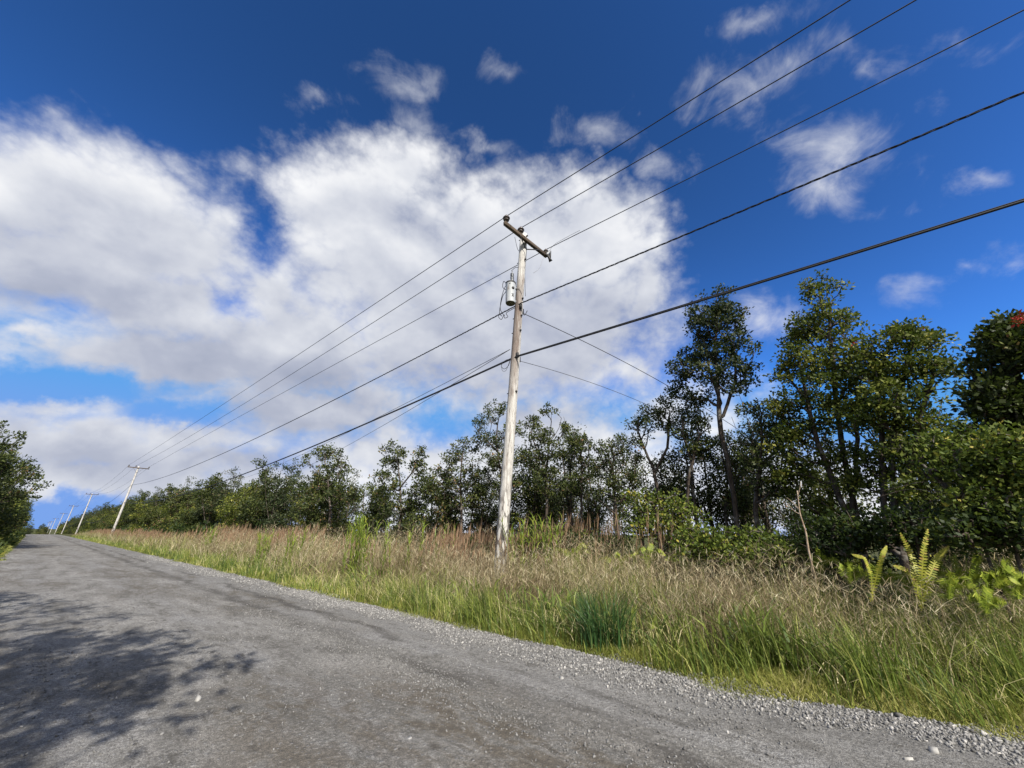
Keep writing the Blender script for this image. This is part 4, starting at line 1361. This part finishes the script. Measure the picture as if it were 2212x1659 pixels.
for k, (x, y, w) in enumerate([(2140, 1250, 7.3), (2060, 1240, 7.6), (2200, 1255, 7.2), (1960, 1240, 8.2), (1330, 1195, 9.0), (1400, 1190, 8.9), (1240, 1190, 9.1), (1590, 1195, 9.0), (1480, 1195, 9.0), (1770, 1200, 8.9), (2020, 1220, 8.0), (2105, 1225, 7.6), (2175, 1225, 7.4), (1900, 1225, 8.0), (2050, 1255, 7.1), (2130, 1285, 6.8), (1835, 1222, 8.2)]):
    fr = []
    for a_ in np.linspace(-1, 1, 6):
        dx = a_ * 38 + RNG.normal(0, 6)
        dy = 34 * (1 - .4 * abs(a_)) + RNG.normal(0, 5)
        fr.append([(x, y + 40), (x + dx * .3, y + 40 - dy * 1.1), (x + dx * .75, y + 40 - dy * 1.5), (x + dx * 1.2, y + 40 - dy * 1.25)])
    fern(w, (x, y + 40), fr, .085, 'fern_green', 'low arching yellow green fern at the shady edge of the bushes', 'low ferns at the edge of the bushes')


RNG = np.random.default_rng(112)
# ---------------------------------------------------------------- poles
ARM_L = 2.5


def insulator(c, parent, R=None, s=1.0):
    b = MB()
    prof = [(0, .30), (.035, .30), (.045, .27), (.04, .25), (.06, .24), (.10, .215), (.115, .18), (.105, .165), (.06, .16), (.085, .12), (.09, .10), (.05, .09), (.02, .08), (.016, -.02), (0, -.02)]
    b.lathe(c, [(r * s, z * s) for r, z in prof], 14, R)
    return b.build('insulator', M['porcelain'], parent)


def make_pole(H, top_off, label, r0=.165, r1=.118):
    r = empty('utility_pole', (0, 0, 0), label, 'utility pole', 'wooden utility poles along the road')
    t = np.linspace(0, 1, 22)
    P3 = np.stack([top_off[0] * t, top_off[1] * t, H * t - .3 * (1 - t)], -1)
    P3[:, :2] += np.stack([np.sin(t * 5) * .012, np.cos(t * 4) * .012 - .012], -1)
    b = MB()
    b.tube(P3, np.linspace(r0, r1, 22), 20)
    b.build('pole_shaft', M['pole'], r)
    return r


MAIN = at_w(1075, 1240, 8.0)
MW, MU = 8.0, float(MAIN[1])
top = at_w(1131, 508, 8.0)
mz = float(ground_z(MW, MU))
H = float(top[2] - mz)
TOFF = (0.0, float(top[1] - MU))
pole = make_pole(H, TOFF, 'nearest weathered grey wooden pole carrying a transformer')
pole.location = (MW, MU, mz)


def shaft_at(z):
    """axis of the near pole at height z above its foot (local)"""
    return np.array([TOFF[0] * z / H, TOFF[1] * z / H, z])


ARM_U = TOFF[1] - .2
uA = MU + ARM_U
pl = at_u(1090, 482, uA)
pr = at_u(1180, 553, uA)
L0 = np.array([pl[0] - MW, ARM_U, pl[2] - mz])
L1 = np.array([pr[0] - MW, ARM_U, pr[2] - mz])
print('ARM', L0, L1, 'H', H, 'MU', MU)
mid = (L0 + L1) / 2
alen = np.linalg.norm(L1 - L0)
dx = (L1 - L0) / alen
Ra = np.array([dx, [0, 1, 0], np.cross(dx, [0, 1, 0])]).T
b = MB()
b.box((0, 0, 0), (alen, .10, .13), None, .08)
arm = b.build('crossarm', M['arm'], pole)
arm.matrix_local = Matrix.Translation(mid) @ Matrix(Ra.tolist()).to_4x4()


def on_arm(f):
    return L0 + (L1 - L0) * f


ins_pts = []
for f in (.035, .36):
    c = on_arm(f) + np.array([0, 0, .06])
    insulator(c, pole)
    ins_pts.append(c + np.array([0, 0, .27]))
# dead-end hardware with cut-out at the road-far end of the arm
c = on_arm(.965) + np.array([0, 0, .06])
b = MB()
b.lathe(c + np.array([.06, -.03, -.04]), [(r_ * 1.5, z_ * 1.45) for r_, z_ in [(0, 0), (.03, 0), (.05, .03), (.035, .06), (.055, .08), (.035, .11), (.055, .13), (.035, .16), (.05, .18), (.03, .21), (0, .21)]], 12,
        np.array([[.8, 0, .6], [0, 1, 0], [-.6, 0, .8]]))
cut = b.build('fuse_cutout', M['galvanised'], pole)
b = MB()
b.tube([c + np.array([.24, -.08, .22]), c + np.array([.20, -.09, 0]), c + np.array([.17, -.10, -.16])], [.022, .026, .026], 8)
b.tube([c + np.array([.02, -.08, -.06]), c + np.array([.13, -.10, -.20]), c + np.array([.20, -.10, -.26])], [.03, .045, .07], 8)
b.box(c + np.array([.08, -.08, -.10]), (.24, .05, .07))
b.build('fuse_tube', M['dark_steel'], pole)
insulator(on_arm(.99) + np.array([.0, 0, .06]), pole, None, .75)
ins_pts.append(on_arm(.99) + np.array([0, -.02, .26]))
for f in (.30, .78):
    b = MB()
    z = H - .62
    s = shaft_at(z) + np.array([.02, -.13, 0])
    b.tube([s, on_arm(f) + np.array([0, -.06, -.05])], .018, 6)
    b.build('brace', M['dark_steel'], pole)
# pole-top plate and bolts
b = MB()
for z in (H - .14, H - 1.05, H - 3.6, H - 5.55, H - 3.1, H - 2.5):
    s = shaft_at(z)
    b.tube([s + np.array([-.02, -.19, 0]), s + np.array([-.02, .17, 0])], .014, 6)
    b.lathe(s + np.array([-.02, -.18, 0]), [(0, -.02), (.03, -.02), (.03, .02), (0, .02)], 6, np.array([[1, 0, 0], [0, 0, 1], [0, -1, 0]]))
b.build('bolt', M['dark_steel'], pole)
# lead running down the shaft from the arm to the transformer
b = MB()
pts = [shaft_at(H - z) + np.array([.13, -.06, 0]) for z in (.45, 1.2, 2.0, 2.8, 3.3)]
b.tube(pts, .012, 6)
b.build('ground_lead', M['wire_black'], pole)

# transformer can
tp = at_w(1103, 633, 7.66)
tc_ = np.array([tp[0] - MW, 0, 0])
zt = tp[2] - mz
ax = shaft_at(zt)
TC = np.array([tp[0] - MW, float(tp[1] - MU), zt])
sc_ = (tp - CAMPOS) @ FWD / FPX
TR, TH = .155, 50 * sc_ * 1.06
print('TANK', TC, TR, TH, 'axis', ax)
b = MB()
b.lathe(TC, [(0, TH / 2), (TR * .5, TH / 2 + .015), (TR * .92, TH / 2), (TR, TH / 2 - .03), (TR * 1.02, TH / 2 - .06), (TR, TH / 2 - .07), (TR, -TH / 2 + .05), (TR * .97, -TH / 2 + .01)], 28)
tank = b.build('transformer', M['tank'], pole)
b = MB()
b.lathe(TC, [(TR * .975, -TH / 2 + .012), (TR * .9, -TH / 2 - .01), (TR * .86, -TH / 2 + .03), (0, -TH / 2 + .03)], 28)
b.build('tank_base', M['tank_base'], tank)
b = MB()
b.lathe(TC, [(TR * 1.0, TH / 2 - .015), (TR * 1.06, TH / 2 - .02), (TR * 1.06, TH / 2 - .06), (TR * 1.0, TH / 2 - .065)], 28)
b.build('lid_band', M['dark_steel'], tank)
b = MB()
prof = [(.05, 0)]
for k in range(6):
    prof += [(.035, .03 + k * .06), (.062, .045 + k * .06), (.04, .06 + k * .06)]
prof += [(.02, .40), (.012, .5), (0, .5)]
bt = TC + np.array([.04, -.02, TH / 2])
b.lathe(bt, prof, 12)
b.build('bushing', M['galvanised'], tank)
for dz in (TH * .32, -TH * .3):
    b = MB()
    s = shaft_at(zt + dz)
    c0 = TC + np.array([0, 0, dz])
    b.tube([c0 + (s - c0) * .5 * (TR / np.linalg.norm((s - c0)[:2]) + .2), s], .045, 8)
    b.build('bracket', M['galvanised'], tank)
# dark port hole and a stencilled mark on the side that faces the road
toc = CAMPOS - (TC + np.array([MW, MU, mz]))
toc[2] = 0
toc /= np.linalg.norm(toc)
sd = np.array([-toc[1], toc[0], 0])
for (a_, dz, rr) in [(.5, .12, .045), (-.15, .30, .018)]:
    dirv = toc * math.cos(a_) + sd * math.sin(a_)
    b = MB()
    c0 = TC + dirv * TR + np.array([0, 0, dz * TH / .9])
    b.tube([c0 - dirv * .03, c0 + dirv * .012], rr, 10)
    b.build('port', M['dark_steel'], tank)
b = MB()
dirv = toc * math.cos(.45) + sd * math.sin(.45)
c0 = TC + dirv * (TR + .003) + np.array([0, 0, -.16])
tn = np.array([-dirv[1], dirv[0], 0])
for sgn in (-1, 1):
    b.tube([c0 - tn * .03 - np.array([0, 0, .055 * sgn]), c0 + tn * .03 + np.array([0, 0, .055 * sgn])], .009, 5)
b.build('stencilled_mark', M['dark_steel'], tank)

# ------------------------------------------------ the other poles
PX = [(86.95, 0, 'second pole from the transformer pole, first of the plain poles'), (165, .1, 'third weathered pole, leaning a little over the wood'),
      (243, .0, 'fourth small weathered pole showing crossarm above the far wood'), (322, .2, 'fifth tiny weathered pole beyond the fourth'),
      (400, -.1, 'sixth tiny weathered pole near the vanishing road'), (478, .1, 'seventh faint pole close to the vanishing road'),
      (556, 0, 'farthest faint pole just right of the road end')]
HP = 10.9
proto = make_pole(HP - .0, (.25, -.35), 'x')
b = MB()
b.box((.25, -.35 - .17, HP - .25), (2.6, .10, .13), None, .08)
b.build('crossarm', M['arm'], proto)
PINS = [(-1.2, -.52, HP - .19), (-.35, -.52, HP - .19), (1.22, -.52, HP - .19)]
PINS = [(x + .25, y, z) for x, y, z in PINS]
for c in PINS:
    insulator(np.array(c), proto)
for sx in (-.62, .62):
    b = MB()
    b.tube([(.22, -.46, HP - 1.05), (.25 + sx, -.53, HP - .3)], .014, 6)
    b.build('brace', M['dark_steel'], proto)
plist = [pole]
for k, (u, dw, lab) in enumerate(PX):
    o = proto if k == 0 else copy_tree(proto)
    wz = 8.0 + dw
    o.location = (wz, u, float(ground_z(wz, u)))
    o['label'] = lab
    o.rotation_euler = (RNG.normal(0, .012), RNG.normal(0, .012), RNG.normal(0, .04))
    plist.append(o)
bpy.context.view_layer.update()


# ---------------------------------------------------------------- wires
def span(a, c, s, n=28):
    t = np.linspace(0, 1, n)[:, None]
    p = np.asarray(a) + (np.asarray(c) - np.asarray(a)) * t
    p[:, 2] -= (4 * s * t * (1 - t))[:, 0]
    return p


def fit_sag(a, c, px, lo=-1.0, hi=5.0):
    best = None
    for s in np.linspace(lo, hi, 121):
        p = span(a, c, s, 3000)
        z = (p - CAMPOS) @ FWD
        q = project(p[z > .5])
        d = np.min(np.linalg.norm(q - np.array(px), axis=1))
        if best is None or d < best[0]:
            best = (d, s)
    print('sag', px, np.round(best, 2))
    return best[1]


ML = np.array([MW, MU, mz])


def loc(o, p):
    return np.array(o.matrix_world @ Vector(p))


def wire(name, pts, rad, mat, label, cat='wire', group=None, k=6):
    b = MB()
    b.tube(np.vstack(pts), rad, k)
    o = b.build(name, M[mat])
    return tag(o, label, cat, group)


BACK = np.array([0, -79.0, 0])
hit = [(1835, 0), (1978, 0), (2212, 22)]
hitl = [(366, 949), (385, 957), (403, 963)]
for k in range(3):
    a = ML + ins_pts[k]
    pts = [span(a + BACK, a, fit_sag(a + BACK, a, hit[k]))[:-1]]
    prev = a
    for j, po in enumerate(plist[1:]):
        c = loc(po, (PINS[k][0], PINS[k][1], PINS[k][2] + .27))
        pts.append(span(prev, c, fit_sag(prev, c, hitl[k]) if j == 0 else 1.3)[:-1])
        prev = c
    pts.append(prev[None])
    wire('power_line', pts, .0125, 'wire_black', ['bare power line on the road side tip of the crossarms, highest of the wires', 'bare power line on the inner insulator of the crossarms, second from the top', 'bare power line ending on the fuse at the wood side tip of the crossarm'][k], 'wire', 'power lines on the crossarms')


def pole_pt(px, off=(-.1, -.15)):
    """a point beside the near shaft at the height of a pixel row"""
    p = at_w(px[0], px[1], MW - .12)
    z = p[2] - mz
    return ML + shaft_at(z) + np.array([off[0], off[1], 0])


def twisted(pts, r, turns):
    pts = np.vstack(pts)
    L = np.r_[0, np.cumsum(np.linalg.norm(np.diff(pts, axis=0), axis=1))]
    s = np.arange(0, L[-1], .12)
    c = np.stack([np.interp(s, L, pts[:, i]) for i in range(3)], -1)
    T_ = np.gradient(c, axis=0)
    T_ /= np.linalg.norm(T_, axis=1)[:, None]
    a = np.cross(T_, [0, 0, 1.0])
    a /= np.linalg.norm(a, axis=1)[:, None]
    b_ = np.cross(T_, a)
    return c, a, b_, s


# secondary bundle at transformer height
a = pole_pt((1112, 660))
Bk = a + BACK
p2 = plist[1]
c = loc(p2, (.1, -.28, 7.95))
pts = [span(Bk, a, fit_sag(Bk, a, (2212, 199)), 40)[:-1], span(a, c, fit_sag(a, c, (503, 970)), 60)[:-1]]
prev = c
for po in plist[2:]:
    c2 = loc(po, (.1, -.28, 7.6))
    pts.append(span(prev, c2, 2.0, 20)[:-1])
    prev = c2
pts.append(prev[None])
cc, aa, bb, ss = twisted(pts, 0, 0)
b = MB()
for ph in (0, 2.1, 4.2):
    th = ss * 2 * np.pi / .8 + ph
    b.tube(cc + (aa * np.cos(th)[:, None] + bb * np.sin(th)[:, None]) * .014, .0105, 4)
tag(b.build('secondary_cable', M['wire_black']), 'twisted black service cable hung at the height of the transformer', 'cable')

# telephone cable
a = pole_pt((1105, 773))
Bk = a + BACK
c = loc(p2, (.1, -.3, 5.3))
pts = [span(Bk, a, fit_sag(Bk, a, (2212, 432)), 40)[:-1], span(a, c, fit_sag(a, c, (632, 982)), 60)[:-1]]
prev = c
for po in plist[2:5]:
    c2 = loc(po, (.1, -.3, 5.0))
    pts.append(span(prev, c2, 2.4, 20)[:-1])
    prev = c2
pts.append(prev[None])
pts = np.vstack(pts)
b = MB()
b.tube(pts + np.array([0, 0, -.012]), .021, 8)
b.tube(pts + np.array([0, 0, .021]), .011, 5)
tel = tag(b.build('telephone_cable', M['wire_black']), 'thick lowest black cable bundle running along the poles', 'cable')

# service drops
S0 = ML + shaft_at(float(at_w(1130, 668, MW)[2] - mz)) + np.array([.16, -.05, 0])
E0 = at_w(1440, 836, 14.2)
E0 = S0 + (E0 - S0) * 2.0 + np.array([0, 0, -.6])
wire('service_drop', [span(S0, E0, fit_sag(S0, E0, (1330, 772), -.5, 3), 40)], .011, 'wire_black', 'black service wire dropping from the transformer pole to the right behind the tallest tree', 'wire')
S1 = ML + shaft_at(float(at_w(1130, 768, MW)[2] - mz)) + np.array([.15, .02, 0])
E1 = at_w(1412, 893, 14.5)
E1 = S1 + (E1 - S1) * 2.0 + np.array([0, 0, -.5])
wire('service_drop', [span(S1, E1, fit_sag(S1, E1, (1280, 828), -.5, 3), 40)], .008, 'wire_grey', 'thin pale service wire running right from the pole below the black service wire', 'wire')
S2 = ML + shaft_at(float(at_w(1095, 763, MW)[2] - mz)) + np.array([-.14, .08, 0])
for k, (e, lab) in enumerate([((575, 1010), 'upper thin wire running left from the pole just under the telephone cable'), ((622, 1019), 'lower thin wire running left from the pole into the umbrella shaped tree')]):
    E2 = at_w(*e, 13.5 + k)
    E2 = S2 + (E2 - S2) * 1.35
    wire('service_drop', [span(S2, E2, [.35, .5][k], 40)], .009, 'wire_grey', lab, 'wire')

# loops and jumpers on the pole
def jumper(name, pts, rad, mat, k=24):
    P3 = np.asarray(pts, float)
    # Catmull-Rom through the points
    Q = np.vstack([2 * P3[0] - P3[1], P3, 2 * P3[-1] - P3[-2]])
    out = []
    for i in range(1, len(Q) - 2):
        t = np.linspace(0, 1, 8, endpoint=False)[:, None]
        out.append(.5 * ((2 * Q[i]) + (-Q[i - 1] + Q[i + 1]) * t + (2 * Q[i - 1] - 5 * Q[i] + 4 * Q[i + 1] - Q[i + 2]) * t ** 2 + (-Q[i - 1] + 3 * Q[i] - 3 * Q[i + 1] + Q[i + 2]) * t ** 3))
    out.append(P3[-1:])
    b = MB()
    b.tube(np.vstack(out), rad, 5)
    return b.build(name, M[mat], pole)


def lp(x, y, w=None):
    return at_w(x, y, MW - .3 if w is None else w) - ML


jumper('jumper_wire', [bt + np.array([0, 0, .5]), lp(1105, 585), lp(1113, 578), lp(1120, 578)], .009, 'wire_black')
jumper('jumper_wire', [lp(1093, 612), lp(1088, 608), lp(1086, 620), lp(1093, 628), lp(1086, 640), lp(1081, 660), lp(1079, 676), lp(1084, 683)], .011, 'wire_black')
jumper('jumper_wire', [lp(1096, 613), lp(1090, 622), lp(1083, 645), lp(1081, 668), lp(1089, 682)], .010, 'wire_black')
jumper('jumper_wire', [lp(1080, 676), lp(1077, 684), lp(1083, 690), lp(1089, 680), lp(1090, 687), lp(1097, 684), lp(1094, 676), lp(1112, 665)], .010, 'wire_black')
jumper('jumper_wire', [lp(1127, 665, 8.1), lp(1130, 678, 8.1), lp(1134, 680, 8.1), lp(1139, 671, 8.15)], .011, 'wire_black')
jumper('jumper_wire', [lp(1139, 545, 8.1), lp(1152, 590, 8.05), lp(1165, 580, 8.2), lp(1172, 562, 8.5), lp(1175, 555, 8.9)][1:], .005, 'wire_pale')
cA = L1 + np.array([.05, -.05, .15])
jumper('jumper_wire', [cA, cA + np.array([.02, -.25, .22]), cA + np.array([.03, -.7, .26]), cA + np.array([0, -1.3, .22])], .006, 'wire_pale')
jumper('jumper_wire', [lp(1104, 772), lp(1098, 790), lp(1089, 797), lp(1083, 790), lp(1090, 780), lp(1102, 776)], .008, 'wire_black')
jumper('jumper_wire', [lp(1106, 765), lp(1101, 780), lp(1093, 800), lp(1085, 800), lp(1084, 785), lp(1096, 776)], .006, 'wire_grey')
jumper('jumper_wire', [lp(1112, 512, 8.05), lp(1119, 540, 8.0), lp(1131, 552, 8.1), lp(1135, 640, 8.12)], .008, 'wire_black')
for z in (float(at_w(1110, 773, MW)[2] - mz), float(at_w(1120, 668, MW)[2] - mz)):
    s = shaft_at(z)
    for c, sz in ((s + np.array([-.08, -.17, 0]), (.06, .08, .16)), (s + np.array([.14, -.06, -.03]), (.08, .07, .16))):
        b = MB()
        b.box(c, sz)
        b.build('clamp', M['dark_steel'], pole)
